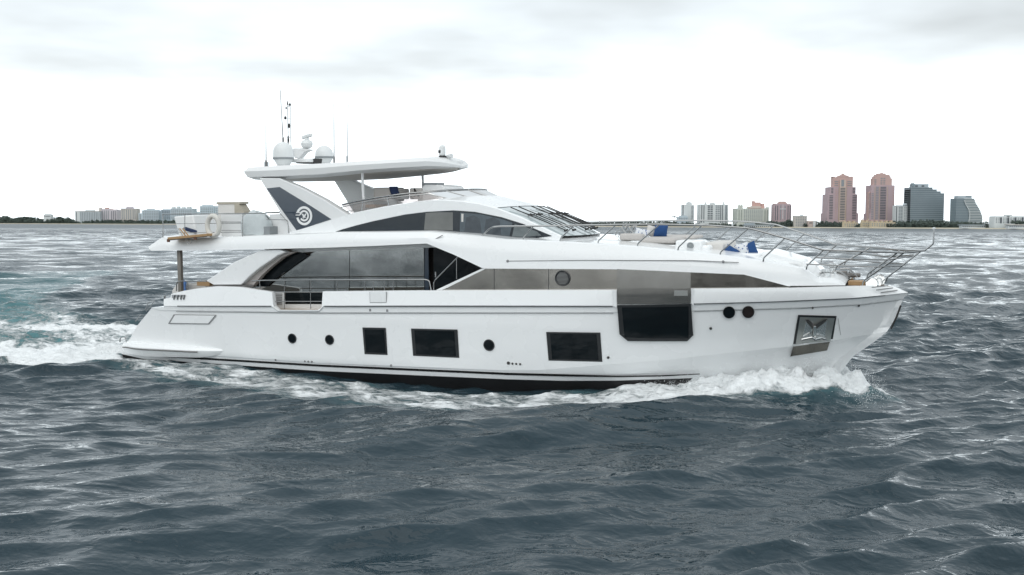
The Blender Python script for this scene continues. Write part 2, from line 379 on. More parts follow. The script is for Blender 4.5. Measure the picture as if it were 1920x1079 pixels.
for p in ([on(272,582,-2.9), on(279,567,-2.9), on(291,563,-2.9), on(286,570,-2.9), on(274,584,-2.9)], [on(254,603,-2.9), on(262,592,-2.9), on(265,591,-2.9)]):
    G().tube(rnd(p, .06), .014).build('stair_handrail', STEEL, YA)

# ---- openings in the hull side
def pane_on_hull(name, top, bot, inset, m=GLASS, fm=GFRAME, off=.012, cut=None):
    fr = strip(name, top, bot, fm, off + .004, YA, n=10, mid=8, mirror=False)
    cx = sum(p[0] for p in top + bot) / len(top + bot); cy = sum(p[1] for p in top + bot) / len(top + bot)
    sh = lambda rows: [(cx + (a - cx) * inset[0], cy + (b - cy) * inset[1]) for a, b in rows]
    strip('pane', sh(top), sh(bot), m, off + .018, fr, n=10, mid=8, rim=.01, mirror=False)
    mir(fr); return fr
pane_on_hull('hull_window', [(679.5,614.5),(722.5,615.3)], [(683.5,664.5),(726.5,666)], (.84,.86))
pane_on_hull('hull_window', [(770.5,616.5),(857,618.5)], [(774.5,667.5),(861,671.5)], (.86,.88))
w3 = pane_on_hull('hull_window', [(1024,623),(1125,624.2)], [(1028.5,676.5),(1129.5,679)], (.86,.88))
# tall window: mirrored part over the bulwark, reflected streaks put into its colour, dark part in the topsides
big = strip('tall_window', [(1156.5,505),(1228,508),(1295,511.3)], [(1157,571.5),(1228,571.2),(1295,569.6)], mat('mirrored_pale_glass', (.33,.32,.30), .14, metal=.9, var=.3, vscale=.5, bump=.01, bscale=.8, stretch=(1.6,1,.5)), .075, YA, n=12, mid=6, mirror=False)
lowp = strip('lower_pane', [(1157,572.5),(1228,571.8),(1295.3,570.2)], [(1161.5,627),(1228,628.3),(1299.5,629)], GFRAME, .07, big, n=12, mid=6, mirror=False)
strip('lower_pane', [(1161.5,627.2),(1228,628.5),(1299.5,629.2)], [(1177,640),(1228,640.5),(1288.5,640.3)], GFRAME, .07, big, n=12, mid=2, rim=.08, mirror=False)
strip('lower_pane', [(1166,577),(1228,576.5),(1291,575)], [(1171,633),(1228,635),(1291,635)], GLASS, .082, big, n=12, mid=6, rim=.01, mirror=False)
strip('name_plate', [(1264,545),(1289.5,545)], [(1264,555),(1289.5,555)], mat('pale_nameplate', (.36,.37,.36), .3, metal=.6), .082, big, n=3, mirror=False)
for x0, x1 in ((1148.5,1156),(1296,1300.5)):                     # white returns at the bulwark's cut ends
    strip('bulwark_end', [(x0,544),(x1,544 if x0<1200 else 541.6)], [(x0+.5,573.5 if x0<1200 else 570),(x1+.3,578 if x0<1200 else 574)], WHITE, .066, YA, n=3, mirror=False)
def disc_on(px, py, r, off=.01):
    c = S(px, py, off); e = .12
    u = S(px + 4, py, off) - S(px - 4, py, off); v = S(px, py - 4, off) - S(px, py + 4, off)
    n = Vector(u).cross(Vector(v)).normalized()
    if n.y > 0: n = -n
    return Vector(c), n
def porthole(px, py, r, gm=GLASS, rim=GFRAME, off=.0):
    c, n = disc_on(px, py, r, off)
    o = G().lathe([(r * 1.0, 0), (r * 1.0, .02), (r * .93, .03), (r * .84, .02), (r * .84, .004), (0.0, .004)], c, 32, n).build('porthole', rim, YA)
    G().lathe([(r * .84, .006), (0, .0065)], c, 32, n).build('pane', gm, o)
    return o
for p in ((548,635,.165),(618,637.5,.165),(917,647.5,.18),): porthole(*p)
def bow_port(cx, cy, gm=GLASS):
    def disc(r0, r1, off, n=36): a = np.linspace(0, 2 * math.pi, n); return np.array([Sarr(cx + r * np.cos(a), cy + r * np.sin(a), 0 * a + o) for r, o in ((r0, 0.0), (r0, off), (r1, off), (r1, off - .008))])
    o = G().grid(disc(11.4, 10.2, .05)).build('porthole', GFRAME, YA); G().grid(disc(10.2, .01, .044)).build('pane', gm, o)
bow_port(1367, 586.2)
bow_port(1403, 585.5, gm=mat('brown_reflecting_glass', (.02,.014,.013), .05, var=.6, vscale=6))
# side hatch at the quarter
fr = strip('side_hatch', [(325.5,590),(406,591)], [(315,607.5),(391.5,608.5)], SEAM, .004, YA, n=6, mid=3, rim=.006)
strip('hatch_lid', [(328,591.3),(402.5,592.2)], [(319,606),(390,607)], WHITE, .018, fr, n=6, mid=3, rim=.016, mirror=False)
fr = strip('bulwark_hatch', [(693,547.5),(724.5,547.3)], [(693.5,568.3),(724.5,568)], SEAM, .052, YA, n=4, rim=.006, mirror=False)
strip('hatch_lid', [(693.6,547.5),(723.6,547.3)], [(694,567.3),(723.6,567)], WHITE, .056, fr, n=4, rim=.006, mirror=False)
for p in ((694,582),(726,583)): strip('vent_plate', [(p[0]-2,p[1]-2.5),(p[0]+1.8,p[1]-2.5)], [(p[0]-2,p[1]+2.3),(p[0]+1.8,p[1]+2.3)], SEAM, .008, YA, n=2, rim=.01, mirror=False)
for px, py, r in ((572,677.5,.028),(578.5,678,.028),(585,678.3,.028),(517,675,.03),(733.5,685.5,.035),(953.5,681,.05),(961,682,.032),(968,682.5,.032),(975.5,683,.032),(1140.5,670.5,.04),(1332.5,616,.04),(1523.5,577.5,.03),(1610,573.5,.03)):
    c, n = disc_on(px, py, r); G().lathe([(r, 0), (r, .02), (r * .6, .02), (r * .55, .0), (0, 0)], c, 12, n).build('drain_outlet', DARKSTEEL, YA)
# anchor pocket with the stowed anchor
fr = strip('anchor_pocket', [(1496.5,591),(1568.5,593)], [(1487,646),(1561,640)], GFRAME, .012, YA, n=8, mid=6, mirror=False)
strip('pocket_lining', [(1500,595),(1565,597)], [(1492,645),(1557,640)], mat('brushed_steel', (.44,.455,.44), .3, metal=.75, var=.25, vscale=3, bump=.02, bscale=2.2), .022, fr, n=8, mid=6, rim=.01, mirror=False)
strip('skirt_plate', [(1488,649),(1556,641.5)], [(1481.5,669),(1551,657.5)], mat('dark_mirror_steel', (.15,.145,.13), .2, metal=1.0, var=.2, bump=.02, bscale=3), .02, fr, n=8, mid=3, rim=.01, mirror=False)
strip('skirt_plate', [(1486.5,645.8),(1518,643)], [(1486,650.5),(1517,646)], CHROME, .035, fr, n=5, mid=1, rim=.02, mirror=False)
def Sv(px, py, off): return Vector(S(px, py, off))
anc = G()
for poly in ([(1511,602.5),(1524,617.5),(1521,632.5),(1504,636)], [(1551,601),(1547,634),(1531,632),(1530,617.5)]):
    pts = [Sv(a, b, .07) for a, b in poly]; anc.prism(pts, (0, .05, 0))
anchor = anc.build('anchor', mat('anchor_steel', (.66,.68,.68), .22, metal=.8, var=.15, bump=.01, bscale=4), YA, bevel=.01, flat=True)
G().prism([Sv(1510,600,.09), Sv(1516,600,.09), Sv(1527.5,610.5,.11), Sv(1546,599.5,.09), Sv(1552,599,.09), Sv(1530,618,.11), Sv(1524,618,.11)], (0, .05, 0)).build('crown_bar', DARKSTEEL, anchor, flat=True)
G().prism([Sv(1525.5,612,.2), Sv(1530,612,.2), Sv(1531,634,.16), Sv(1524.5,634,.16)], (0, .08, 0)).build('shank', mat('bright_shank', (.75,.75,.74), .2, metal=.9), anchor, bevel=.01)
G().tube([Sv(1503,637,.12), Sv(1522,633,.2), Sv(1528,637,.22), Sv(1540,634,.18), Sv(1549,637,.12)], .035, 8).build('fluke_edge', CHROME, anchor)
# stem guard
G().tube([at(1688,573,0) + np.array([.015,0,0]), at(1680,594,0) + np.array([.02,0,0]), at(1669.5,617,0) + np.array([.015,0,0])], .026, 8).build('stem_guard', RUBBER, YA)

# ---- upper shell: fly overhang aft, foredeck bulwark forward
rT = [(278.5,463),(290,455),(305,444.8),(322,450.5),(380,446.5),(470,443.5),(560,440.5),(625,437.5),(800,435.5),(880,442.5),(945,450.5),(1050,455),(1121,459),(1195,464),(1272,471.5),
      (1350,480),(1430,491),(1505,504.5),(1515,510),(1534,523),(1562,524),(1575,528),(1585,534.5)]
rU = [(284,470.5),(450,468.7),(600,465.2),(700,461.5),(800,457),(850,477.5),(904,503),(912,504),(1150,505.3),(1295,511),(1395,515.3),(1478,537),(1585,536.2)]
sT = params(rT, rU, n=110)
T_ = prow(rT, sT, -.30); U_ = prow(rU, sT, -.15)
M1 = T_ * .5 + U_ * .5 - np.array([0, .05, 0])
Tin = T_ + np.array([0, .09, .035]); Tin2 = T_ + np.array([0, .26, .03]); Tin2[:, 1] = np.minimum(Tin2[:, 1], -.02); Tin[:, 1] = np.minimum(Tin[:, 1], -.015)
g = G(); g.grid(fill([Tin2, Tin, T_], 1), mirror=True); g.grid(fill([T_, M1, U_], 2), mirror=True)
acr = lambda row, dz, m=8: np.array([row * np.array([1, 1 - 2 * k / m, 1]) + np.array([0, 0, dz * math.sin(math.pi * k / m)]) for k in range(m + 1)])
g.grid(acr(Tin2, .05)); g.grid(acr(U_[U_[:, 0] < 2.0], .02))
shell = g.build('upper_shell', WHITE, YA, sharp=26)
strip('fender_track', [(951,489.3),(1100,487.8),(1300,488.3),(1385,492)], [(951,490.6),(1100,489.2),(1300,489.7),(1385,493.4)], SEAM, -.155, YA, n=50, rim=.02)
for p in ((952,489.8),(1356,491.2)): G().lathe([(.04,0),(.04,.02),(.02,.03),(0,.03)], disc_on(p[0], p[1], .1, -.165)[0], 14, (0,-1,0)).build('track_end', SEAM, YA)
strip('panel_seam', [(801,456.5),(829,441)], [(801.5,457.5),(830,442)], SEAM, -.2, YA, n=6, rim=.02, mirror=False)
# ---- glass band in the bulwark
band = strip('side_glazing', [(829,544.6),(912,503.6),(1150,505.3),(1295,511),(1395,515.3),(1478,537.3)], [(822,545.5),(912,545.5),(1150,544.5),(1295,542.2),(1395,541.5),(1478,540.6)], BRONZE, -.17, YA, n=60, mid=4)
for px in (926.5, 1028.5): strip('glazing_seam', [(px-.5,504),(px+.5,504)], [(px-.5,545),(px+.5,545)], GFRAME, -.165, band, n=2, mid=4, rim=.01, mirror=False)
strip('forward_pane', [(1296,511),(1395,515.4),(1478,537.4)], [(1296,542),(1395,541.4),(1478,540.5)], mat('dark_bronze_glass', (.17,.16,.145), .08, metal=1.0, var=.2, vscale=.8, bump=.008, bscale=1.0), -.163, band, n=24, mid=3, rim=.008, mirror=False)
G().tube([Sv(1482,537.6,-.14)] + [Sv(x, 537.8 - (x-1482)*.012, -.13) for x in (1510,1540,1586)], .02, 6).build('bulwark_gasket', STRIPE, YA)
c, n = disc_on(1055, 522, .2, -.16)
vt = G().lathe([(.235,0),(.235,.03),(.215,.045),(.19,.03),(.19,.008),(0,.008)], c, 32, n).build('round_vent', GFRAME, YA)
g = G()
for k in range(-4, 5): g.box(c + n * .02 + Vector((0, 0, k * .038)), (2 * math.sqrt(max(.004, .18**2 - (k*.038)**2)), .012, .02))
g.build('vent_louver', mat('vent_grey', (.22,.22,.215), .35, metal=.7), vt)
# white diagonal bar at the after end of the band
G().prism([on(815,545.3,-3.12), on(904,503.6,-3.12), on(915,503.6,-3.12), on(829,545.6,-3.12)], (0,.12,0)).build('diagonal_brace', WHITE, YA, bevel=.012)

# ---- saloon set in from the side deck
YS = -2.45
def flat(name, poly, Y, m, d=.05, parent=None, bevel=0, mirror=True):
    o = G().prism([at(a, b, Y) for a, b in poly], (0, d, 0)).build(name, m, parent or YA, bevel=bevel)
    if mirror: mir(o)
    return o
sal = flat('saloon_window', [(578,479),(592,471.5),(655,469),(655,549),(520,549),(478,549),(502,536.5),(537,509)], YS, SMOKE)
for px in (532.5,): G().prism([at(px-.4,512,YS-.006), at(px+.4,512,YS-.006), at(px+.4,546,YS-.006), at(px-.4,546,YS-.006)], (0,.01,0)).build('glazing_seam', GFRAME, sal)
flat('saloon_window', [(656,469),(794.5,464.5),(795.5,549),(656,549)], YS, SMOKE)
flat('door_frame', [(796,464.5),(803,464.2),(804,549),(796,549)], YS + .03, NAVY)
flat('saloon_door', [(803.5,463.5),(816,463.5),(816,549),(804,549)], YS + .25, STRIPE)
flat('forward_side_window', [(813,462),(838,462),(906,503),(912,512),(830,552),(813,552)], YS + .1, GLASS)
flat('saloon_trim', [(543,468),(800,455),(838,455),(868,465.5),(838,463),(803,464.8),(655,469.6),(592,472),(556,474.5)], YS - .05, WHITE2, .1)
flat('saloon_base', [(505,563),(605,563),(605,590),(505,590)], YS, WHITE2)
flat('lower_saloon_window', [(535,548.5),(604,548.5),(604,570.5),(535,570.5)], YS - .01, GLASS)
lv = flat('louvre_panel', [(510,549),(533,549),(533,584),(520,584),(510,570)], YS - .03, WHITE2)
for k in range(7): G().box(at(522.5, 551.5 + k*3.1, YS-.045), (.27,.02,.022)).build('louvre_slat', SEAM, lv)
# quarter wing, taupe panel and curved black glass
flat('quarter_wing', [(386,527),(395,521.5),(440,491),(491,469),(525,468.5),(535,473.5),(520,480),(487,502.5),(468,518),(452,534.5),(400,534.8)], -3.06, WHITE, .32, bevel=.03)
flat('wing_inner_panel', [(452,534.5),(468,518),(487,502.5),(520,480),(535,473.5),(553,472.5),(530,483),(505,503),(490,517),(474,537)], -2.85, TAUPE, .2)
qg = flat('quarter_glass', [(474,537.5),(490,517.5),(505,503.5),(530,483.5),(548,474.5),(556,472.8),(567,474),(578,479),(548,500),(525,517),(499,538)], -2.55, GLASS, .08)
flat('wing_foot', [(400,535),(470,534.5),(476,537),(470,540),(400,539)], -2.98, DARKSTEEL, .2)
pp = G().box((0,0,0),(1,1,1)); a, b = at(337,471,-2.75), at(339,537,-2.75)
post = G().box(((a[0]+b[0])/2, -2.75, (a[2]+b[2])/2 - .1), (.15,.14, a[2]-b[2]+.25)).build('cockpit_post', mat('weathered_post', (.19,.175,.155), .5, var=.35, vscale=7, stretch=(1,1,.3)), YA, bevel=.02); mir(post)
G().box((-6.9, 0, 3.2), (.12, 4.7, 2.2)).build('saloon_bulkhead', CUSH, YA)
G().box((-6.98, .2, 3.1), (.06, 3.0, 2.0)).build('cockpit_door', GLASS, YA)
# cockpit coaming, rail and furniture seen over the quarter
G().tube(rnd([on(331,546,-2.95), on(331,529,-2.95), on(340,527.5,-2.95), on(388,527.8,-2.95)], .08), .02).build('cockpit_rail', STEEL, YA)
for px in (352,): G().tube([on(px,528,-2.95), on(px,545,-2.95)], .015).build('stanchion', STEEL, YA)
G().prism([on(322,545,-2.2), on(330,534,-2.2), on(373,532,-2.2), on(389,540,-2.2), on(389,552,-2.2), on(322,552,-2.2)], (0,1.6,0)).build('cockpit_sofa', CUSH, YA, bevel=.04)
G().box(on(388,531.5,-2.6), (.55,.4,.16)).build('wooden_step', TEAK, YA, bevel=.01)
# mooring station under the coaming
rec = strip('mooring_recess', [(322,553),(347,553)], [(322,562),(346,562)], mat('recess_grey', (.36,.37,.39), .5), .02, YA, n=3, rim=.02)
for px in (326,332.5,339,344.5): G().tube([Sv(px,562,.05), Sv(px+.5,557,.05), Sv(px+1.5,553.5,.05)], .03, 7).build('bollard', STEEL, rec)
G().tube(rnd([on(308,562,-2.9), on(308,555,-2.9), on(310,555,-2.9), on(310,562,-2.9)], .03), .018).build('stern_cleat', STEEL, YA)

# ---- pilothouse
yp = lambda x: -float(np.interp(x, (-6, -1, 1.5, 4), (2.5, 2.42, 2.12, 1.85)))
rPT = [(540,437),(560,431.5),(600,419.5),(655,402.5),(720,389),(770,381),(800,377.8),(835,376.6),(865,378.5),(900,384),(930,391.5),(975,408.5),(1035,436.5),(1052,444)]
rPB = [(540,441),(625,441),(800,441),(900,450),(945,457),(1052,458)]
sP = params(rPT, rPB, n=60)
P1 = yrow(rPT, sP, yp); P2 = yrow(rPB, sP, yp)
P0 = P1 + np.array([0, .07, .03])
g = G().grid(fill([P0, P1, P2], 3), mirror=True)
iw = int(np.argmin(np.abs(sP - (930-540)/(1052-540))))
def roof(k, m=10):
    cr = float(np.interp(P0[k][0], (-3, .2, 1.4), (.0, .20, .04))); fx = float(np.interp(P0[k][0], (-2, 1.4), (0, .12)))
    return [P0[k] * np.array([1, -t, 1]) * np.array([1, -1, 1]) * np.array([1, 1, 1]) + np.array([fx * (1 - t * t), 0, cr * (1 - t * t)]) for t in np.linspace(1, -1, m + 1)]
g.grid(np.array([roof(k) for k in range(iw + 1)]))
house = g.build('pilothouse', WHITE, YA, sharp=30)
def WS(u, t):                              # windscreen surface, u from brow to foot, t across
    k = np.interp(u, (0, 1), (iw, len(sP) - 1)); i = int(min(k, len(sP) - 2)); p = P0[i] + (P0[i+1] - P0[i]) * (k - i)
    q = 1 - t * t
    return p * np.array([1, 1, 1]) * np.array([1, -t, 1]) + np.array([(.12 + .3 * u) * q, 0, .04 * (1 - u) * q + .10 * u * (1 - u) * q])
ws = G().grid(np.array([[WS(u, t) - np.array([0,0,.015]) for t in np.linspace(-.985, .985, 17)] for u in np.linspace(.02, 1, 9)])).build('windscreen', mat('sky_pale_windscreen', (.46,.52,.53), .08, coat=.5, var=.12, vscale=1.5), YA)  # pale base colour stands in for the sky reflected in the glass
for t in (-.36, .36): G().grid(np.array([[WS(u, t + d) + np.array([0,0,.004]) for d in (-.012,.012)] for u in np.linspace(.0, 1, 9)])).build('windscreen_mullion', WHITE2, ws)
for t0, t1 in ((-.78,-.80),(-.52,-.58),(-.05,-.12),(.22,.16),(.55,.48),(.80,.74)):
    w = G(); up = np.array([.03, 0, .05])
    A0, A1 = WS(.12, t0) + up, WS(.92, t1) + up * 1.4
    w.tube([A0, A1], .019, 6); w.tube([A0 + (A1-A0)*.35 + np.array([0,.05,.05]), A1 + np.array([0,.04,.05])], .014, 6); w.tube([A1 + np.array([0,-.05,-.03]), A1 + np.array([.06,.06,.0])], .034, 6)
    w.box(A0 + (A1-A0)*.38 + np.array([0,.02,.03]), (.22,.06,.05))
    w.build('windscreen_wiper', RUBBER, YA)
# long arched window in the pilothouse side
win_t = [(626,436),(640,431),(668,423),(700,415),(760,402.5),(800,397.5),(850,394.8),(890,397.5),(940,407.5),(980,420),(1010,432.5),(1034,442.5)]
win_b = [(626,436.6),(700,435),(760,433.8),(800,434),(850,437),(900,441.5),(925,446),(945,449),(1000,447.5),(1034,443.3)]
sW = params(win_t, win_b, n=50); ypo = lambda d: (lambda x: yp(x) - d)
aw = G().grid(rimmed(fill([yrow(win_t, sW, ypo(.012)), yrow(win_b, sW, ypo(.012))], 4), .03)).build('arched_window', mat('blue_black_glass', (.010,.016,.022), .035, var=.3, vscale=.8, bump=.003, bscale=1.5), YA); mir(aw)
def hpane(name, t, b, m, d=.024, par=None):
    s = params(t, b, n=8); return G().grid(rimmed(fill([yrow(t, s, ypo(d)), yrow(b, s, ypo(d))], 3), .01)).build(name, m, par or aw)
hpane('clear_pane', [(798,399.5),(820,398.2),(849,398.5)], [(795,431.5),(820,431.6),(849,432.5)], PANE)
hpane('clear_pane', [(863,399),(900,402),(940,411),(961,418)], [(862,434.5),(900,437.5),(940,441.5),(955,443.5)], PANE2)
hpane('clear_pane', [(965,420),(985,426),(1006,434)], [(960,444),(985,444.5),(1015,442)], mat('grey_green_pane', (.12,.14,.145), .06, var=.5, vscale=4))
hpane('curtain_edge', [(865,401),(869,401.3)], [(865,416),(868.5,416.5)], CUSH, .028)
for x, y in ((888,424),(925,428)):         # the helm seats showing through the glass
    hpane('seat_silhouette', [(x-14,y-16),(x,y-20),(x+12,y-13)], [(x-18,y+13),(x,y+14),(x+15,y+15)], mat('seat_shadow', (.045,.055,.065), .12, var=.4, vscale=6), .027)

# ---- flybridge: screen, rails, seats, helm
def scr(x, h): 
    e = (1.0 if h else .35); xa, xb = -1.9, (.02 if h else .95)
    return 2.3 if x < xa else 2.3 * max(0, 1 - ((x - xa) / (xb - xa)) ** 2.0) ** .5
top_pts, bot_pts = [], []
nz = 40
for k in range(nz):
    t = k / (nz - 1); xt = -3.9 + t * 3.92; xb = -3.5 + t * 4.45
    x2 = xt if t < .5 else -1.94 + 1.96 * math.sin((t - .5) * math.pi); xb2 = xb if t < .36 else np.interp(math.sin((t - .36) / .64 * math.pi / 2), (0, 1), (-1.9, .95))
    if t < .36: xb2 = -3.5 + 1.6 * t / .36
    top_pts.append((x2, -scr(x2, 1), 0)); bot_pts.append((xb2, -scr(xb2, 0), 0))
zt_of = lambda x: float(np.interp(x, *zip(*sorted((q[0], q[2]) for q in [at(630,388,-2.3), at(665,379,-2.3), at(700,372.5,-2.3), at(760,364,-2.3), at(830,357,-2.1), at(925,352.5,0)]))))
zb_of = lambda x: float(np.interp(x, *zip(*sorted((q[0], q[2] + .02) for q in [at(655,402,-2.35), at(720,389,-2.35), at(800,377.5,-2.3), at(955,376,0)]))))
tp = np.array([(x, y, zt_of(x)) for x, y, _ in top_pts]); bp = np.array([(x, y, min(zb_of(x), zt_of(x) - .03) - .02) for x, y, _ in bot_pts])
fs = G().grid(fill([tp, bp], 2), mirror=True).build('flybridge_screen', TINT, YA)
full = list(tp) + [p * np.array([1, -1, 1]) for p in tp[::-1][1:]]
G().tube([p + np.array([0, 0, .01]) for p in full], .03, 8).build('screen_top_rail', STEEL, YA)
G().tube([p + np.array([0, -.05, -.07]) for p in tp[:28]], .018, 6).build('screen_lower_rail', STEEL, YA)
for t in (8, 17, 25, 30, 35):
    q = min(nz - 1, t + 1); o = G().tube([tp[t], bp[max(0, t - 5)] if t < 22 else bp[q]], .022, 6).build('screen_stay', STEEL, YA)
def seat(c, w, d, h, rz=0, m=BEIGE):
    o = G().box(c, (d, w, h), rz, taper=.94).build('helm_seat', m, YA, bevel=.05, seg=3); return o
def box_px(name, x0, y0, x1, y1, Y, depth, m, parent=None, bevel=.02, **k):
    a, b = at(x0, y0, Y), at(x1, y1, Y); c = ((a[0]+b[0])/2, Y + depth/2, (a[2]+b[2])/2)
    return G().box(c, (abs(b[0]-a[0]), depth, abs(a[2]-b[2])), **k).build(name, m, parent or YA, bevel=bevel)
box_px('helm_seat', 699, 352, 735, 378, -1.2, .9, BEIGE, bevel=.06)
box_px('helm_seat', 736, 354, 747, 374, -1.1, .8, BEIGE, bevel=.05)
box_px('helm_seat', 767, 353, 790, 374, -1.0, .7, BEIGE, bevel=.05)
con = G().prism([on(786,358,-.9), on(797,346,-.9), on(828,347.5,-.9), on(833,351,-.9), on(833,380,-.9), on(782,380,-.9)], (0,1.5,0)).build('helm_console', WHITE2, YA, bevel=.03)
G().lathe([(.17,-.015),(.19,0),(.17,.015)], at(783,362,-.95), 20, (.8,0,.5)).build('steering_wheel', RUBBER, con)
G().box(on(812,345.5,-.6), (.55,.6,.08)).build('instrument_hood', GREYP, con, bevel=.02)
box_px('fly_sofa', 660, 377, 700, 396, -.6, 1.8, CUSH, bevel=.06)
box_px('fly_table', 683, 384, 704, 390, -1.6, .8, TEAK)

# ---- flybridge arch and hardtop
legp = [(486,334),(524,334.5),(532,338.5),(560,350),(580,360),(608,375),(630,389),(653,404),(640,412),(590,430),(553,445),(548,437)]
leg = G().prism([at(a, b, -2.46) for a, b in legp], (0,.34,0)).build('arch_leg', WHITE2, YA, bevel=.025); legf = mir(leg)
pan = G().prism([at(a, b, -2.475) for a, b in [(499.5,353.5),(524,351),(545,364),(583,387),(621,411.5),(590,421.5),(557,434)]], (0,.05,0)).build('arch_panel', NAVY, leg, bevel=.004)
mir(pan, legf)
def emblem(c, par, sg=1):
    nrm = (0, -1, 0); c = Vector(c); g = G()
    def ring(r0, r1, a0, a1, n=48):
        P = []
        for k in range(n + 1):
            a = a0 + (a1 - a0) * k / n; P.append([(c.x + r * math.cos(a), c.y - (.012 if j else 0), c.z + r * math.sin(a) * 1.0) for r, j in ((r0,0),(r0,1),(r1,1),(r1,0))])
        g.grid(np.array(P))
    ring(.235, .315, -math.pi * .93, math.pi * .88); ring(.125, .185, -math.pi * .80, math.pi * .93)
    for a in (.86, .97):                   # the step that joins the two rings at the left
        p = c + Vector((math.cos(math.pi * a) * .25, 0, math.sin(math.pi * a) * .25)); g.box(p + Vector((0, -.006, 0)), (.17, .012, .028))
    def ply(pts): g.prism([c + Vector((x, -.012, z)) for x, z in pts], (0, .012, 0))
    ply([(-.085,.075),(-.03,.06),(.0,.0),(.03,.06),(.085,.085),(.06,.0),(.03,-.02),(.075,-.06),(.01,-.06),(-.03,-.105),(-.03,-.05),(-.08,-.06),(-.04,-.015),(-.075,.02)])
    return g.build('round_emblem', mat('white_emblem', (.78,.79,.79), .35), par, flat=True)
emblem(at(570.5,405,-2.482), leg)
ht = [(455,321),(462,314.2),(520,311),(590,307.5),(670,302.5),(740,298.8),(800,296)]; hb = [(455,323),(461,332.3),(520,331),(595,327.3),(677,319.3),(740,315),(800,311.5)]
q1 = np.array([at(a, b, -2.5) for a, b in ht]); q2 = np.array([at(a, b, -2.5) for a, b in hb]); XA, XF = q1[1][0], -.62
def hw(x): return 2.5 if x < -3.6 else 2.5 * max(0, 1 - ((x + 3.6) / (XF + 3.6)) ** 2.4) ** .55
hx = np.concatenate([np.linspace(XA, -3.6, 24), -3.6 + (XF + 3.6) * np.sin(np.linspace(0, 1, 26)[1:] * math.pi / 2)])
ht += [(830,299.5),(862,307.5),(880,313.5)]; hb += [(850,313),(880,317)]
def edge_z(x, w, pts):
    z = 6.8
    for _ in range(8): px, _y = proj((x, -w, z)); z = at(px, float(np.interp(px, *zip(*pts[1:]))), -w)[2] if w > .02 else at(px, float(np.interp(px, *zip(*pts[1:]))), -.02)[2]
    return float(z)
tops, lips, lowr, ins = [], [], [], []
for x in hx:
    w = hw(x); a, b = edge_z(x, w, ht), edge_z(x, w, hb); b = min(b, a - .03)
    tops.append((x - .05 * (x > -3.6), -max(0.0, w - .10), a)); lips.append((x, -w, a - (a - b) * .42)); lowr.append((x, -max(0, w - .03), b)); ins.append((x - .1 * (x > -3), -max(0, w - .45), b - .085 * min(1, w / 1.5)))
tops, lips, lowr, ins = map(np.array, (tops, lips, lowr, ins)); lips[0][0] -= .12
g = G().grid(fill([ins, lowr], 1), mirror=True).grid(fill([lowr, lips], 2), mirror=True).grid(fill([lips, tops], 2), mirror=True)
g.grid(acr(tops, .10, 10))
aft = [ins[0], lowr[0], lips[0], tops[0]]; g.grid(np.array([[p * np.array([1, 1 - k / 3, 1]) for k in range(7)] for j, p in enumerate(aft)]))
top = g.build('hardtop', WHITE2, YA, sharp=26)
G().grid(acr(ins, -.04, 6)).build('hardtop_underside', mat('pale_tan_underside', (.47,.45,.42), .5, var=.05), top, sharp=50)  # underside in a darker tan than the white top
for (a, b), (c_, d), Y in (((679,322),(683,399),-2.1),):
    o = G().tube([at(a, b, Y), at(c_, d, Y)], .045, 10).build('hardtop_pole', WHITE2, YA); mir(o)
# equipment on the hardtop
def dome(px, pyb, pyt, Y, r):
    b, t = at(px, pyb, Y), at(px, pyt, Y); h = t[2] - b[2]
    o = G().lathe([(r*.55,-.12),(r*.75,0),(r*1.0,.16),(r*1.02,.22)] + [(r * math.cos(a), h - r*1.05 + r*1.05 * math.sin(a)) for a in np.linspace(0, math.pi/2, 10)], b, 32).build('satellite_dome', DOME, YA)
    G().lathe([(r*1.03,.12),(r*1.045,.15),(r*1.03,.19)], b, 32).build('dome_band', GREYP, o)
    G().box((b[0], b[1], b[2] - .12), (.34,.34,.14)).build('dome_foot', WHITE2, o, bevel=.02)
dome(531.5, 306, 266.3, -1.3, .352); dome(608, 303.5, 273, 1.3, .335)
def whip(x0, y0, x1, y1, Y, r=.014, m=DOME):
    a, b = at(x0, y0, Y), at(x1, y1, Y); o = G().tube([a, a + (b - a) * .5, b], r, 6, r2=r * .45).build('whip_antenna', m, YA)
    G().lathe([(.035,-.05),(.035,.16),(.02,.2)], a, 10).build('antenna_base', m, o)
whip(499,311,498.5,236,-2.0,.024,DARKSTEEL); whip(531,268,525.5,170,-.9,.022,DARKSTEEL); whip(626.5,303,626,195,1.6,.023,DARKSTEEL); whip(651,302,653,196,2.1,.019,GREYP)
for px in (497,502): G().tube([on(px,313,-2.05), on(px,304,-2.05)], .03, 8).build('deck_light', GREYP, YA)
m0 = G()
for dx in (0, 5.4): m0.tube([on(545+dx*.6,292,-.1), on(540.5+dx*.75,262,-.1), on(538.8+dx,202,-.1), on(540+dx*.6,196,-.1)], .022, 6)
for y in (200, 222, 240, 258): m0.tube([on(538.6,y,-.1), on(544.6,y,-.1)], .015, 6)
mast = m0.build('signal_mast', DOME, YA)
G().tube([on(539,197,-.1), on(539,190,-.1)], .03, 8, r2=.012).build('mast_light', RUBBER, mast)
for (a, b), s_ in (((543.5,196.5),(.07,.07,.08)),((536.5,203),(.05,.05,.06)),((535,221.5),(.08,.08,.11)),((542.5,236),(.1,.1,.14)),((540.5,263),(.06,.06,.3))):
    G().lathe([(s_[0]*.5,-s_[2]/2),(s_[0]*.6,0),(s_[0]*.4,s_[2]/2),(0,s_[2]/2+.01)], at(a, b, -.1), 10).build('mast_lamp', RUBBER, mast)
rp = G().prism([on(549,278,0), on(566,278,0), on(583,281,0), on(571,286,0), on(562,297,0), on(552,297,0), on(549,290,0)], (0,.25,0)).build('radar_bracket', WHITE2, YA, bevel=.03)
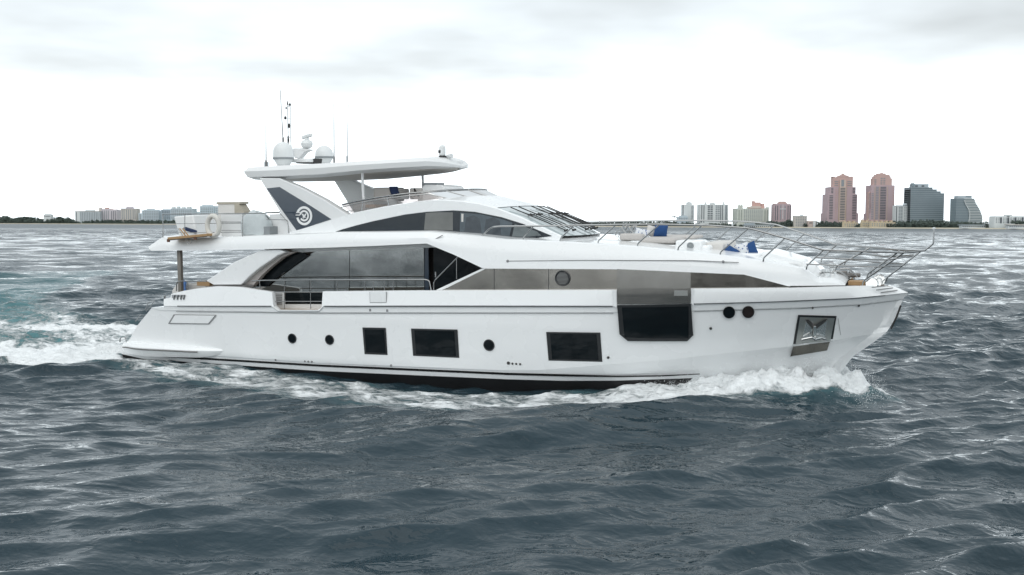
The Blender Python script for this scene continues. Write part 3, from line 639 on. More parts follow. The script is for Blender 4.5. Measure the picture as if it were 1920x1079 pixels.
rb = at(575.5, 279, .12); rd = G().lathe([(.10,0),(.19,.06),(.215,.18),(.17,.28),(.08,.31),(.08,.38)], rb, 24).build('radar_pedestal', DOME, YA)
G().box(Vector(rb) + Vector((.02,0,.44)), (.62,.11,.12), R(-25), R(-6)).build('radar_scanner', DOME, rd, bevel=.03)
G().tube([on(575.5,258,.1), on(575.5,243,.1)], .012, 6).build('radar_whip', DOME, rd)
vb = G().box(on(572,302,-.5), (.75,.7,.12)).build('air_vent', WHITE2, YA, bevel=.02)
for k in range(8): G().prism([on(555+k*4.4,307,-.55), on(557.3+k*4.4,307,-.55), on(560+k*4.2,297.5,-.55), on(556.5+k*4.2,298,-.55)], (0,.5,0)).build('vent_fin', RUBBER, vb)
sl = at(829.5, 303, -.6)
cm_ = G().lathe([(.13,-.12),(.11,.05),(.10,.14),(.10,.2),(.115,.22),(.115,.42),(.10,.49),(.05,.54),(0,.55)], sl, 20).build('thermal_camera', DOME, YA)
G().lathe([(.117,.13),(.117,.19)], sl, 20).build('camera_band', RUBBER, cm_); G().box(Vector(sl) + Vector((-.05,-.1,.32)), (.09,.05,.1)).build('camera_lens', RUBBER, cm_, bevel=.01)
hp = at(842, 303, -.5); hn = G().tube([Vector(hp) + Vector((0,0,-.1)), Vector(hp) + Vector((0,0,.12))], .04, 8).build('searchlight', DOME, YA)
G().lathe([(.05,-.1),(.075,.0),(.08,.12),(0,.12)], Vector(hp) + Vector((0,0,.17)), 14, (1,-.3,.1)).build('lamp_head', DOME, hn)

# ---- rails
def rail(name, pts, Y, r=.02, rr=.1, twin=True, parent=None):
    f = Y if callable(Y) else (lambda q: Y)
    P = [at(a, b, f(a)) for a, b in pts]
    o = G().tube(rnd(P, rr), r, 8).build(name, STEEL, parent or YA)
    if twin: mir(o)
    return o
rail('side_deck_rail', [(472,527),(500,526),(640,525),(797,524.3),(805,526.5),(808.5,545)], -3.18, .022, .18)
for px in (487,533,582,632,700,720.5,737,684): rail('stanchion', [(px,526),(px + .6, 545.5 if px not in (533,582) else 580)], -3.18, .014)
rail('gate_bar', [(511,548),(604,548)], -3.2, .016); rail('gate_bar', [(513,565.5),(604,565.5)], -3.2, .014)
rail('step_handrail', [(813.5,545),(813.5,528),(860,481)], -3.0, .022, .12); rail('stanchion', [(856,485),(856.3,524)], -3.0, .014); rail('stanchion', [(817,510),(817,520)], -3.0, .03)
def Yr(px): return -float(np.interp(px, (900,1050,1200,1320,1403,1472,1542,1619,1695,1735), (2.75,2.78,2.74,2.6,2.32,2.05,1.75,1.3,.62,.12)))
near = [(899,446.5),(921,426.5),(935,424.8),(1000,424.3),(1155,421.5),(1240,421),(1330,423),(1405,428.5),(1472,447),(1542,469),(1620,472),(1695,474.5),(1733,470.5)]
rail('bow_rail', near, Yr, .026, .12)
for (a, b), (c_, d) in (((981,452),(1000,425)),((1050,455),(1075,424)),((1121,459),(1155,422)),((1195,464),(1236,421.5)),((1271,471),(1316,423)),((1350,480),(1403,429)),((1431,491),(1472,447)),((1512,506),(1544,469))):
    yb = lambda px, y0=Yr(c_): y0
    k = .2; P = [at(a, b, Yr(c_) + .03), at(a + (c_-a)*.02, b - 7, Yr(c_) + .02), at(c_, d, Yr(c_))]
    o = G().tube(rnd(P, .12), .02, 8).build('stanchion', STEEL, YA); mir(o)
rail('bow_rail', [(1512,495.5),(1568,498),(1645,501),(1690,499)], lambda p: -float(np.interp(p, (1512,1645,1690), (1.8,1.0,.5))), .018)
rail('bow_rail', [(1530,483),(1600,486.5),(1668,487.5),(1712,480)], lambda p: -float(np.interp(p, (1530,1640,1712), (1.75,1.1,.3))), .018)
for (a, b), (c_, d), Y in (((1566,508),(1619,472),1.3),((1617,535),(1695,474.5),.62),((1625,522),(1683,474),.72),((1660,530),(1727,471),.2)):
    o = G().tube(rnd([at(a, b, -Y), at(a + 2, b - 8, -Y), at(c_, d, -Y)], .1), .02, 8).build('pulpit_strut', STEEL, YA); mir(o)
G().tube(rnd([at(1733,470.5,0), at(1750,457.5,0), at(1751,431,0)], .05), .024, 8).build('jackstaff', STEEL, YA)
G().lathe([(.03,-.02),(.045,.0),(.045,.035),(.02,.05),(0,.05)], at(1751,430,0), 12).build('bow_light', DOME, YA)
# flybridge after rail
for y in (401.5, 419.5, 436.5): rail('fly_rail', [(305,y + .5),(380,y),(455,y - .7),(523,y - 2.2)] if y < 410 else [(305,y + .5),(380,y),(455,y - .7)], -2.95, .018 if y < 410 else .011, twin=(y < 410))
for px in (305.5, 346.5, 455): rail('stanchion', [(px,401),(px,446)], -2.95, .016, twin=False)
for x0, x1 in ((502,523),): rail('fly_rail', [(500,412),(540,412.5),(541,438)], -2.9, .012, twin=False)
rail('fly_ladder_rail', [(523,398),(540,417),(542,438)], -2.85, .016, twin=False)
wl = box_px('fly_side_panel', 414, 400.5, 456, 446, -2.6, .12, WHITE2, bevel=.008)
for y in (416, 432): box_px('panel_groove', 414, y, 456, y + 1.1, -2.61, .02, SEAM, wl, bevel=0)
box_px('fly_side_panel', 505, 402, 548, 444, -2.3, .12, WHITE2, bevel=.008)
box_px('grey_locker', 457, 425, 506, 444, -2.75, .7, GREYP, bevel=.01)
box_px('grey_locker', 505, 402, 523, 440, -2.2, .5, GREYP, bevel=.01)

# ---- foredeck joinery
box_px('foredeck_trunk', 1066, 452, 1200, 474, -1.5, 3.0, WHITE, bevel=.08)
box_px('sofa_back', 1161, 438.5, 1204, 452, -1.3, .35, BEIGE, bevel=.06)
box_px('sofa_seat', 1200, 446.5, 1265, 457.5, -1.3, 1.5, BEIGE, bevel=.06)
box_px('sunpad', 1228, 442.5, 1302, 449, .1, 1.3, BEIGE, bevel=.05)
box_px('sunpad', 1195, 459, 1330, 478, -1.5, 2.8, WHITE, bevel=.08)
cs = box_px('foredeck_console', 1266, 451, 1316, 476, -1.55, .8, WHITE, bevel=.06)
G().lathe([(.10,0),(.10,.02),(.075,.03),(.06,.015),(.03,.03),(0,.03)], at(1294.5,461,-1.552), 20, (0,-1,0)).build('round_speaker', GREYP, cs)
box_px('console_base', 1270, 474, 1312, 479, -1.5, .7, TEAK, cs, bevel=.01)
box_px('sunpad', 1317, 455.5, 1356, 476, -1.0, 2.0, CUSH, bevel=.06)
box_px('sunpad', 1352, 475, 1424, 487, -1.2, 2.4, WHITE, bevel=.05)
G().prism([on(1425,478,-.8), on(1440,470,-.8), on(1508,489,-.8), on(1519,507,-.8), on(1430,500,-.8)], (0,1.6,0)).build('foredeck_coaming', WHITE, YA, bevel=.06)
fl = G().tube([on(1480,494,-1.25), on(1494,494.5,-1.25), on(1503,499,-1.25), on(1508,508,-1.25)], .05, 10).build('coaming_moulding', WHITE2, YA)
cl = G().tube(rnd([on(1079,456.5,-2.75), on(1082,454,-2.75), on(1091,454.3,-2.75), on(1094,457.3,-2.75)], .05), .02, 8).build('midship_cleat', STEEL, YA)
G().box(on(1086,458.5,-2.83), (.55,.1,.05)).build('cleat_plate', STEEL, cl, bevel=.01)
G().box(on(675,449,-3.08), (.16,.04,.05)).build('side_light', SEAM, YA, bevel=.01)
# windlass, chain locker and bow fittings
for px, py, Y, r, h in ((1550,523,-.75,.16,.28),(1562,514,.0,.15,.3),(1541,520,-.1,.12,.2),(1597,519,.3,.1,.16)):
    p = at(px, py, Y); G().lathe([(r,-.25),(r,-.02),(r*.6,.02),(r*.5,h*.6),(r*.95,h*.75),(r*.9,h),(0,h+.01)], p, 20).build('windlass_drum', CHROME, YA)
for a, b in (((1521,511),(1536,522)),((1536,513),(1560,523)),((1560,510),(1590,522)),((1575,505),(1607,520))):
    G().tube(rnd([at(a[0], a[1], -.6), at((a[0]+b[0])/2, a[1] - 2, -.55), at(b[0], b[1], -.5)], .1), .025, 8).build('mooring_bar', STEEL, YA)
for px, py, s_ in ((1546,512,(.35,.25,.18)),(1600,516,(.4,.3,.12)),(1579,514,(.3,.2,.2))): G().box(at(px, py, .3), s_).build('deck_fitting', DARKSTEEL, YA, bevel=.03)
box_px('bow_locker', 1590, 527.5, 1621, 536, -.55, .5, TEAK, bevel=.01)
box_px('bow_locker', 1576, 517, 1600, 526, .3, .6, TEAK, bevel=.01)
ch = G().lathe([(.16,-.06),(.2,0),(.16,.06),(.08,.06),(.08,-.06)], at(1648,526,.2), 18, (.2,-1,.2)).build('bow_fairlead', CHROME, YA)
G().lathe([(.16,-.06),(.2,0),(.16,.06)], at(1634,533,-.45), 18, (.1,-1,.3)).build('bow_fairlead', CHROME, YA)
for (a, b), (c_, d) in (((1635,539),(1665,535.8)),((1643.5,544),(1674,540)),((1652,548.8),(1682.5,544.6))):
    P = [Sv(a + (c_-a)*k/5, b + (d-b)*k/5, .0) + Vector((0,0,.0)) for k in range(6)]
    G().tube([p + Vector((0,-.045,.0)) for p in P], .016, 6).build('bow_vent_slot', SEAM, YA)

# ================================================================== THINGS LYING ABOUT ON BOARD
def onboard(name, px, py, Y, label, cat, group=None):
    p = at(px, py, Y); e = empty(name, MB @ Matrix.Translation(p), label, cat, group); return e, p
def solo(g, name, m, p, label, cat, group=None, **k):
    o = g.build(name, m, None, base=p, **k); o.matrix_world = MB @ Matrix.Translation(p); tag(o, label, cat, group); return o
def pillow(px, py, w, h, Y, m, label, tilt, group, yaw=0.3):
    p = at(px, py, Y); g = G(); n = 9; P1, P2 = [], []
    M = Matrix.Rotation(yaw, 3, 'Z') @ Matrix.Rotation(tilt, 3, 'Y')
    for sg, P in ((1, P1), (-1, P2)):
        for i in range(n):
            row = []
            for j in range(n):
                u, v = -1 + 2 * i / (n - 1), -1 + 2 * j / (n - 1); th = .10 * ((1 - u * u) * (1 - v * v)) ** .4; k = 1 - .06 * ((u * u + v * v) - 2 * u * u * v * v)
                row.append(Vector(p) + M @ Vector((u * w / 2 * k, sg * th * (1 if abs(u) < 1 and abs(v) < 1 else 0), v * h / 2 * k)))
            P.append([tuple(q) for q in row])
    g.grid(np.array(P1)); g.grid(np.array(P2), flip=True)
    return solo(g, 'scatter_pillow', m, p, label, 'pillow', group, sharp=60)
GP = 'pillows on the foredeck cushions'
pillow(1239,433,.42,.42,.0,BLUE,'royal blue pillow standing on the after foredeck sofa by its backrest',.12,GP)
pillow(1204,439,.46,.32,-.2,PRINT,'blue and white printed pillow on the after foredeck sofa',.2,GP)
pillow(1221,434,.32,.36,.1,CUSH,'plain white pillow leaning beside the blue one on the after sofa',.25,GP,.6)
pillow(1372,471,.42,.24,-.9,BLUE,'royal blue pillow lying flat on the forward sunpad',.55,GP)
pillow(1392,468,.40,.36,-.7,PRINT,'blue and white printed pillow propped between two blue ones on forward sunpad',-.3,GP)
pillow(1407,468,.38,.42,-.6,BLUE,'royal blue pillow standing upright at the front of the forward sunpad',-.35,GP)
for px, lb in ((1172,'folding metal deck chair behind the foredeck sofa, nearer the windscreen'),(1186,'folding metal deck chair behind the foredeck sofa, nearer the pillows')):
    e, p = onboard('deck_chair', px, 441, .1, lb, 'chair', 'folding chairs on the foredeck')
    e_m = e
    for sy in (-.2, .2):
        G().tube([(-.16,sy,-.05),(.06,sy,.33)], .014, 6).build('chair_frame', STEEL, e); G().tube([(.16,sy,-.05),(-.06,sy,.26)], .014, 6).build('chair_frame', STEEL, e)
    G().box((.0,0,.12),(.3,.36,.02),0,R(8)).build('seat', GREYP, e, bevel=.005); G().box((.09,0,.3),(.02,.38,.12),0,R(30)).build('backrest', CUSH, e, bevel=.005)
# life ring hung on the flybridge rail
e, p = onboard('life_ring', 400, 424, -3.03, 'white life ring hanging on the flybridge rail', 'life ring')
n_ = 40; ctr = [(.27 * math.cos(a) * .92, 0, .33 * math.sin(a)) for a in np.linspace(0, 2 * math.pi, n_, endpoint=False)]
G().tube(ctr, .085, 12, closed=True).build('ring_body', mat('off_white_canvas', (.62,.61,.57), .8, var=.06, bump=.003, bscale=30), e)
for a in (.6, 2.2, 3.9, 5.3):
    c = (.27 * math.cos(a) * .92, 0, .33 * math.sin(a)); t_ = (-math.sin(a) * .9, 0, math.cos(a)); G().lathe([(.088,-.03),(.091,0),(.088,.03)], c, 14, t_).build('ring_band', CUSH, e)
G().tube([(.27*1.25*math.cos(a)*.92, -.03*math.sin(a*4), .33*1.27*math.sin(a)) for a in np.linspace(0, 2*math.pi, 40, endpoint=False)], .01, 5, closed=True).build('grab_line', CUSH, e)
# covered barbecue
p = at(482, 427, -2.5); g = G(); rr = np.random.default_rng(3)
P = []
for i, (k, h) in enumerate(((1.0,-.22),(1.02,-.05),(.98,.12),(.86,.30),(.62,.44),(.3,.49),(0.01,.48))):
    P.append([(p[0] + (.56 * k * (1 + .08 * math.sin(3 * a + i) + .05 * rr.normal())) * math.copysign(abs(math.cos(a)) ** .7, math.cos(a)), p[1] + .36 * k * math.copysign(abs(math.sin(a)) ** .7, math.sin(a)), p[2] + h * 1.1 * (1 + .05 * math.sin(2 * a + i) + .07 * rr.normal())) for a in np.linspace(0, 2 * math.pi, 29)])
bb = solo(g.grid(np.array(P)), 'covered_barbecue', TARP, p, 'barbecue under a pale grey tarpaulin on the flybridge after deck', 'barbecue', sharp=50, sub=1)
# boxy bar, lounger, boarding plank
p = at(437, 391, .6); e = empty('outdoor_bar', MB @ Matrix.Translation(p), 'weathered tan bar cabinet standing above the flybridge side panel', 'bar cabinet')
a1, a2 = at(409,380,.6), at(462,380,.6); wx = a2[0] - a1[0]
G().box((-.12,0,-.35),(wx*.62,.45,1.15)).build('cabinet', CUSH, e, bevel=.01); G().box((-.02,0,.2),(wx*.86,.5,.09)).build('counter_top', TAN, e, bevel=.01)
G().prism([(wx*.2,-.26,-.9),(wx*.2,-.26,.16),(wx*.36,-.26,.16),(wx*.52,-.26,-.12),(wx*.52,-.26,-.9)], (0,.45,0)).build('end_panel', TAN, e, bevel=.01)
p = at(362, 425, -1.9); e = empty('fly_lounger', MB @ Matrix.Translation(p), 'white lounger with navy cushion at the after end of the flybridge', 'lounger')
G().prism([(-.52,-.4,.36),(.35,-.4,.42),(.5,-.4,-.38),(-.3,-.4,-.38)], (0,1.2,0)).build('shell', WHITE2, e, bevel=.05); G().box((.25,-.45,-.12),(.55,.12,.12),0,R(14)).build('seat_cushion', NAVYF, e, bevel=.04)
G().tube(rnd([(-.3,-.45,-.05),(-.12,-.45,-.28),(-.1,-.45,-.5)], .06), .016, 6).build('leg', STEEL, e)
p = at(360, 445, -3.12); e = empty('boarding_plank', MB @ Matrix.Translation(p), 'teak boarding plank lying along the flybridge edge', 'plank')
a1, a2 = at(322,450,-3.12), at(396,443,-3.12); ang = -math.atan2(a2[2] - a1[2], a2[0] - a1[0]); ln = a2[0] - a1[0]
G().box((0,0,.02),(ln,.5,.09),0,ang).build('board', TEAK, e, bevel=.01); G().box((0,-.255,-.035),(ln,.02,.03),0,ang).build('edge_strip', RUBBER, e)
for k in (-.48, .2): G().box((ln*k,-.24,-.05 - math.sin(ang)*ln*k),(.09,.06,.1)).build('end_block', mat('dark_teak', (.12,.055,.03), .6), e)
for d in (-.1, .12): G().tube([(d - .25,-.2,.3),(d,-.2,.05)] if d < 0 else [(-.22,-.2,.3),(d - .1,-.2,.05)], .022, 6).build('strut', TEAK, e)
G().tube([(.12 + .12 * math.cos(a), -.28, -.06 + .16 * math.sin(a)) for a in np.linspace(math.pi, 2 * math.pi, 12)], .009, 5).build('rope_loop', SEAM, e)
# towels
p = at(345, 537, -2.3); g = G(); P = np.array([[(p[0] + u * .34 + .03 * math.sin(9 * v), p[1] - .05 - .05 * math.sin(5 * u), p[2] + .22 - v * .46 + .02 * math.sin(8 * u)) for u in np.linspace(-.5, .5, 9)] for v in np.linspace(0, 1, 7)])
o = solo(g.grid(P), 'towel', LBLUE, p, 'light blue towel draped over the stern cockpit sofa', 'towel', 'towels left on deck'); m_ = o.modifiers.new('thick', 'SOLIDIFY'); m_.thickness = .02
p = at(737, 358, -1.25); g = G(); P = np.array([[(p[0] - .12 + u * .3 + .1 * v * v, p[1] - .03 * math.sin(6 * u), p[2] + .14 - v * .3) for u in np.linspace(0, 1, 7)] for v in np.linspace(0, 1, 7)])
o = solo(g.grid(P), 'towel', NAVYF, p, 'navy towel thrown over a flybridge helm seat', 'towel', 'towels left on deck'); m_ = o.modifiers.new('thick', 'SOLIDIFY'); m_.thickness = .03

# ================================================================== THE SEA
def vnoise(x, y, seed=0):                  # smooth value noise
    xi, yi = np.floor(x).astype(np.int64), np.floor(y).astype(np.int64); fx, fy = x - xi, y - yi
    fx = fx * fx * (3 - 2 * fx); fy = fy * fy * (3 - 2 * fy)
    def h(a, b):
        n = (a * 374761393 + b * 668265263 + seed * 974711) & 0xffffffff
        n = ((n ^ (n >> 13)) * 1274126177) & 0xffffffff; return ((n ^ (n >> 16)) & 0xffff) / 65535.0
    return (h(xi, yi) * (1 - fx) + h(xi + 1, yi) * fx) * (1 - fy) + (h(xi, yi + 1) * (1 - fx) + h(xi + 1, yi + 1) * fx) * fy
def fbm(x, y, o=4, seed=0):
    s, a, t = 0, .5, 0
    for k in range(o): s = s + a * vnoise(x * 2 ** k + k * 17.3, y * 2 ** k - k * 9.1, seed + k); t += a; a *= .55
    return s / t
def axis(fine_lo, fine_hi, d, g_lo, g_hi, cap_lo, cap_hi, until, end_lo, end_hi):
    def run(x, g, cap, lim, end, sg):       # spacing grows by g, holds at cap as far as lim, then grows again
        s, out = d, []
        while x * sg < end * sg:
            if s < cap or x * sg > lim * sg: s *= g
            x += sg * s; out.append(x)
        return out
    a = list(np.arange(fine_lo, fine_hi, d)); lim_lo, lim_hi = until
    return np.array(run(fine_lo, g_lo, cap_lo, lim_lo, end_lo, -1)[::-1] + a + run(a[-1], g_hi, cap_hi, lim_hi, end_hi, 1))
ax = axis(-21, 21, .10, 1.02, 1.02, 1.7, 1.7, (-300, 300), -14000, 14000); ay = axis(11, 46, .085, 1.05, 1.012, .1, 1.15, (11, 560), -300, 14000)
X, Yw = np.meshgrid(ax, ay); DX = np.gradient(ax)[None, :] + 0 * X; DY = np.gradient(ay)[:, None] + 0 * X
cell = np.maximum(np.minimum(DX, 2.5 * DY), DY)
ca, sa = math.cos(YAW), math.sin(YAW)
bx, by = X + 1.05, Yw - 35.0; U = bx * ca - by * sa; V = bx * sa + by * ca
WL = np.interp(U, (-13.2, -12.8, -8, -1, 2, 5, 8, 10, 11, 11.9), (2.6, 2.8, 3.0, 3.1, 3.0, 2.6, 1.8, 1.0, .5, 0))
s_ = np.abs(V) - WL                        # metres outside the waterline
rs = np.random.default_rng(5)
Hh = np.zeros_like(X); OX = np.zeros_like(X); OY = np.zeros_like(X)
calm = 1 - .66 * np.exp(-((U - 1) / 12) ** 4) * np.exp(-(np.maximum(s_, 0) / 22.) ** 4)   # the hull and its wake flatten the chop
lam = np.exp(np.linspace(math.log(.55), math.log(15), 92)) * (1 + .05 * rs.normal(size=92))
for l in lam:
    th = R(110) + rs.normal() * (.30 if l > 3 else .40)
    k = 2 * math.pi / l; a = .0068 * l ** .80 * np.where(Yw > 60, 1 + .6 * np.clip((Yw - 60) / 140, 0, 1), 1) * (2.1 if l < 1.1 else 1.9 if l < 2 else 1.35 if l < 4 else .72); ph = rs.uniform(0, 2 * math.pi)
    w = np.clip((l / (2.4 * cell) - .8) / .7, 0, 1) * a
    w = w * (calm ** .7 if l < 1.6 else calm ** .9 if l < 3.5 else calm ** 1.1)
    q = k * (X * math.cos(th) + Yw * math.sin(th)) + ph
    sn, cs = np.sin(q), np.cos(q); Hh += w * cs; OX -= .72 * w * sn * math.cos(th); OY -= .72 * w * sn * math.sin(th)
# the yacht's own waves: bow wave, trough along the side, diverging crests
foam_out = np.interp(U, (-40, -22, -14, -10, -4.7, 0, 3.4, 5.1, 7.0, 8.5, 10.2, 11.3, 12.2, 12.8), (2.6, 3.2, 3.1, 3.0, 4.1, 5.4, 5.3, 4.4, 3.3, 2.6, 2.1, 1.8, 1.4, .9))
hb = np.interp(U, (3.0, 5, 6.5, 8, 9.2, 10.5, 11.4, 12.1, 12.8, 13.5), (0, .10, .24, .44, .62, .76, .80, .62, .30, 0)); s0 = np.interp(U, (4, 8, 11, 12.5), (2.2, .9, .6, .1)); wd = np.interp(U, (4, 8, 12), (1.1, .9, .7))
prof = .60 * np.exp(-(np.maximum(s_ - s0, 0) / wd) ** 2) + .40 * np.exp(-(np.maximum(s_, 0) / 2.8) ** 2)
tb = fbm(U * 1.3, V * 1.3, 5, 3) - .5; tb2 = fbm(U * 3.1 + 5, V * 3.1, 4, 8) - .5
Hb = hb * prof * (1 + .9 * tb + .8 * tb2) * (cell < .5)
tr = -.14 * np.exp(-((U - .5) / 4.5) ** 2) * np.exp(-(np.maximum(s_, 0) / 1.6) ** 2)
dl = s_ - foam_out - .2                    # the crest the foam rides on
al = np.interp(U, (-16, -6, 1, 6, 9, 11), (.2, .5, 1, .9, .35, 0))
Hd = al * (.19 * np.exp(-(dl / 1.6) ** 2) - .18 * np.exp(-((dl - 3.6) / 1.9) ** 2) + .13 * np.exp(-((dl - 8.2) / 2.4) ** 2)) * (cell < 1.0)
foam_in = np.interp(U, (-24, -16, -9, -6, -2, 2.5, 5, 6.5), (1.2, .2, .0, .35, .75, .8, .5, -1))
wob = (fbm(U * .45, V * .45, 4, 21) - .5) * 1.7
e_out = np.clip((foam_out + wob * .9 - s_) / (.45 + .14 * foam_out), 0, 1); e_in = np.clip((s_ - foam_in - wob * .25) / .45 + .5, 0, 1)
side_ = np.clip((U + 34) / 16, 0, 1) * np.clip((13.5 - U) / .5, 0, 1)
dens = np.interp(U, (-14, -10, -6, 0, 4, 6.5, 8, 12.4), (.62, .58, .58, .61, .66, .78, .88, .93)) + .35 * tb
foam = e_out ** .8 * e_in * dens * side_ * (cell < .5)
crestline = np.exp(-((s_ - (foam_out - .8)) / .7) ** 2) * side_ * np.interp(U, (-14, -5, 0, 6, 9), (.05, .16, .2, .15, 0)); foam = np.clip(foam + crestline * e_out, 0, 1)
# wake astern: two bright arms and a churned, aerated middle
wk = np.clip((-12.6 - U) / 1.5, 0, 1); wv = 3.3 + np.maximum(-13 - U, 0) * .13; VC = V - .017 * np.maximum(-13 - U, 0) ** 2
wk_in = np.clip((wv + wob - np.abs(VC)) / 1.2, 0, 1) * wk * np.exp(-np.maximum(-14 - U, 0) / 38)
arm = np.exp(-((np.abs(VC) - wv - wob * .6) / 1.3) ** 2) * wk * np.exp(-np.maximum(-14 - U, 0) / 26)
foam = np.clip(foam + wk_in * (.46 + .50 * fbm(U * .5, V * .8, 3, 4)) + arm * .66, 0, 1)
aer = np.clip(wk_in * .95 + foam * .55 + hb * np.exp(-(s_ / 1.6) ** 2) * .6, 0, 1) * (cell < .8)
Hw = wk_in * (.30 * np.exp(-((U + 16) / 3.5) ** 2) + .5 * tb * .6) + arm * (.22 + .3 * tb)
lowf = foam * (.16 * tb2 + .10 * tb) * (cell < .3)
d2 = (-V - (3.2 + (10.8 - U) * .95)) / 1.38; a2 = np.clip((11.5 - U) / 2.5, 0, 1) * np.clip((U + 1) / 5, 0, 1) * (V < 0) * (cell < .6)
Hd = Hd + a2 * (.26 * np.exp(-(d2 / 1.25) ** 2) - .16 * np.exp(-((d2 - 2.6) / 1.4) ** 2) + .10 * np.exp(-((d2 - 5.4) / 1.6) ** 2))
Zw = Hh + Hb + tr * .9 + Hd + Hw + lowf
inside = (s_ < -.25) & (U > -12.9) & (U < 12)
Zw = np.where(inside, np.minimum(Zw, -.35), Zw)
XX, YY = X + OX, Yw + OY
n, m = X.shape; nv = n * m
me = bpy.data.meshes.new('sea')
me.vertices.add(nv); me.vertices.foreach_set('co', np.stack([XX, YY, Zw], -1).astype(np.float32).ravel())
ii = (np.arange(n - 1)[:, None] * m + np.arange(m - 1)[None, :]).ravel()
qd = np.stack([ii, ii + 1, ii + m + 1, ii + m], -1).astype(np.int32)
me.loops.add(qd.size); me.loops.foreach_set('vertex_index', qd.ravel())
me.polygons.add(len(qd)); me.polygons.foreach_set('loop_start', np.arange(0, qd.size, 4, dtype=np.int32))
me.polygons.foreach_set('use_smooth', np.ones(len(qd), dtype=bool)); me.update(calc_edges=True)
for nm, A in (('foam', foam), ('aerated', aer), ('calm', calm)):
    at_ = me.attributes.new(nm, 'FLOAT', 'POINT'); at_.data.foreach_set('value', A.astype(np.float32).ravel())
sea = bpy.data.objects.new('water', me); COL.objects.link(sea); tag(sea, 'dark slate blue choppy sea', 'sea', kind='structure')
def sea_mat():
    mt = bpy.data.materials.new('sea_water'); mt.use_nodes = True; t = mt.node_tree; N = t.nodes.new; K = t.links.new; p = t.nodes['Principled BSDF']
    def mth(op, a, b=None, clamp=False):
        x = N('ShaderNodeMath'); x.operation = op; x.use_clamp = clamp
        for i, v in enumerate((a, b)):
            if v is None: continue
            if isinstance(v, (int, float)): x.inputs[i].default_value = v
            else: K(v, x.inputs[i])
        return x.outputs[0]
    def att(nm): a = N('ShaderNodeAttribute'); a.attribute_name = nm; return a.outputs['Fac']
    c = N('ShaderNodeTexCoord').outputs['Object']
    def noise(sc, det, rough=.5, dist=0., rot=0., st=(1, 1, 1), typ='FBM'):
        mp = N('ShaderNodeMapping'); K(c, mp.inputs[0]); mp.inputs['Scale'].default_value = st; mp.inputs['Rotation'].default_value = (0, 0, rot)
        x = N('ShaderNodeTexNoise'); x.noise_type = typ; K(mp.outputs[0], x.inputs['Vector'])
        x.inputs['Scale'].default_value = sc; x.inputs['Detail'].default_value = det; x.inputs['Roughness'].default_value = rough; x.inputs['Distortion'].default_value = dist
        return x.outputs[0]
    # ripples, in metres of height
    r0 = noise(1.35, 2, .5, .5, R(-16), (.55, 1, 1)); r1 = mth('ADD', mth('MULTIPLY', noise(2.6, 3, .55, .4, R(-18), (.6, 1, 1)), .75), mth('MULTIPLY', mth('SUBTRACT', 1.0, mth('ABSOLUTE', mth('SUBTRACT', mth('MULTIPLY', r0, 2.0), 1.0))), .75)); r2 = noise(.30, 4, .55, .4, R(-14), (.45, 1, 1)); r3 = noise(8.0, 2, .5, .3, R(-20), (.6, 1, 1))
    gust = N('ShaderNodeMapRange'); K(noise(.02, 3, .6, 0, 0, (.6, 1, 1)), gust.inputs[0])
    for i, v in zip((1, 2, 3, 4), (.3, .7, .65, 1.25)): gust.inputs[i].default_value = v
    sep = N('ShaderNodeSeparateXYZ'); K(c, sep.inputs[0]); far = N('ShaderNodeMapRange'); K(sep.outputs[1], far.inputs[0])
    for i, v in zip((1, 2, 3, 4), (150, 500, 0.15, 1)): far.inputs[i].default_value = v
    h = mth('MULTIPLY', mth('MULTIPLY', mth('ADD', mth('MULTIPLY', r1, .10), mth('MULTIPLY', r3, .018)), gust.outputs[0]), mth('ADD', mth('MULTIPLY', att('calm'), .3), .7))
    h = mth('ADD', h, mth('MULTIPLY', mth('MULTIPLY', r2, far.outputs[0]), 1.5))
    far2 = N('ShaderNodeMapRange'); K(sep.outputs[1], far2.inputs[0])
    for i, v in zip((1, 2, 3, 4), (300, 1100, 0, 1)): far2.inputs[i].default_value = v
    h = mth('ADD', h, mth('MULTIPLY', mth('MULTIPLY', noise(.022, 4, .62, .4, R(-8), (.45, 1, 1)), far2.outputs[0]), 9.0))
    bm = N('ShaderNodeBump'); bm.inputs['Distance'].default_value = 1.0; bm.inputs['Strength'].default_value = 1.0; K(h, bm.inputs['Height'])
    # foam: a lace of bubbles, thicker where the foam attribute is high
    f1 = noise(2.0, 8, .70, .9, R(23), (.62, 1, 1)); f2 = noise(5.5, 6, .7, .6, R(23), (.7, 1, 1))
    fr = mth('SUBTRACT', 1.0, mth('MULTIPLY', mth('ABSOLUTE', mth('SUBTRACT', noise(1.1, 6, .62, 1.2, R(23), (.6, 1, 1)), .5)), 7.0), True)   # thin veins
    tx = mth('ADD', mth('ADD', mth('MULTIPLY', f1, .62), mth('MULTIPLY', f2, .38)), mth('MULTIPLY', fr, .17))
    fa = att('foam'); thr = mth('SUBTRACT', .98, mth('MULTIPLY', fa, .72))
    sm = N('ShaderNodeMapRange'); sm.interpolation_type = 'SMOOTHSTEP'; K(mth('SUBTRACT', tx, thr), sm.inputs[0]); sm.inputs[1].default_value = -.08; sm.inputs[2].default_value = .19; sm.inputs[3].default_value = 0; sm.inputs[4].default_value = 1
    fm = mth('MULTIPLY', sm.outputs[0], mth('MULTIPLY', mth('SUBTRACT', fa, .10), 5.0, True))
    mixc = N('ShaderNodeMix'); mixc.data_type = 'RGBA'; K(mth('MULTIPLY', att('aerated'), .62), mixc.inputs[0]); mixc.inputs[6].default_value = (.019, .037, .048, 1); mixc.inputs[7].default_value = (.10, .27, .29, 1)
    mixf = N('ShaderNodeMix'); mixf.data_type = 'RGBA'; K(fm, mixf.inputs[0]); K(mixc.outputs[2], mixf.inputs[6]); mixf.inputs[7].default_value = (.87, .90, .91, 1)
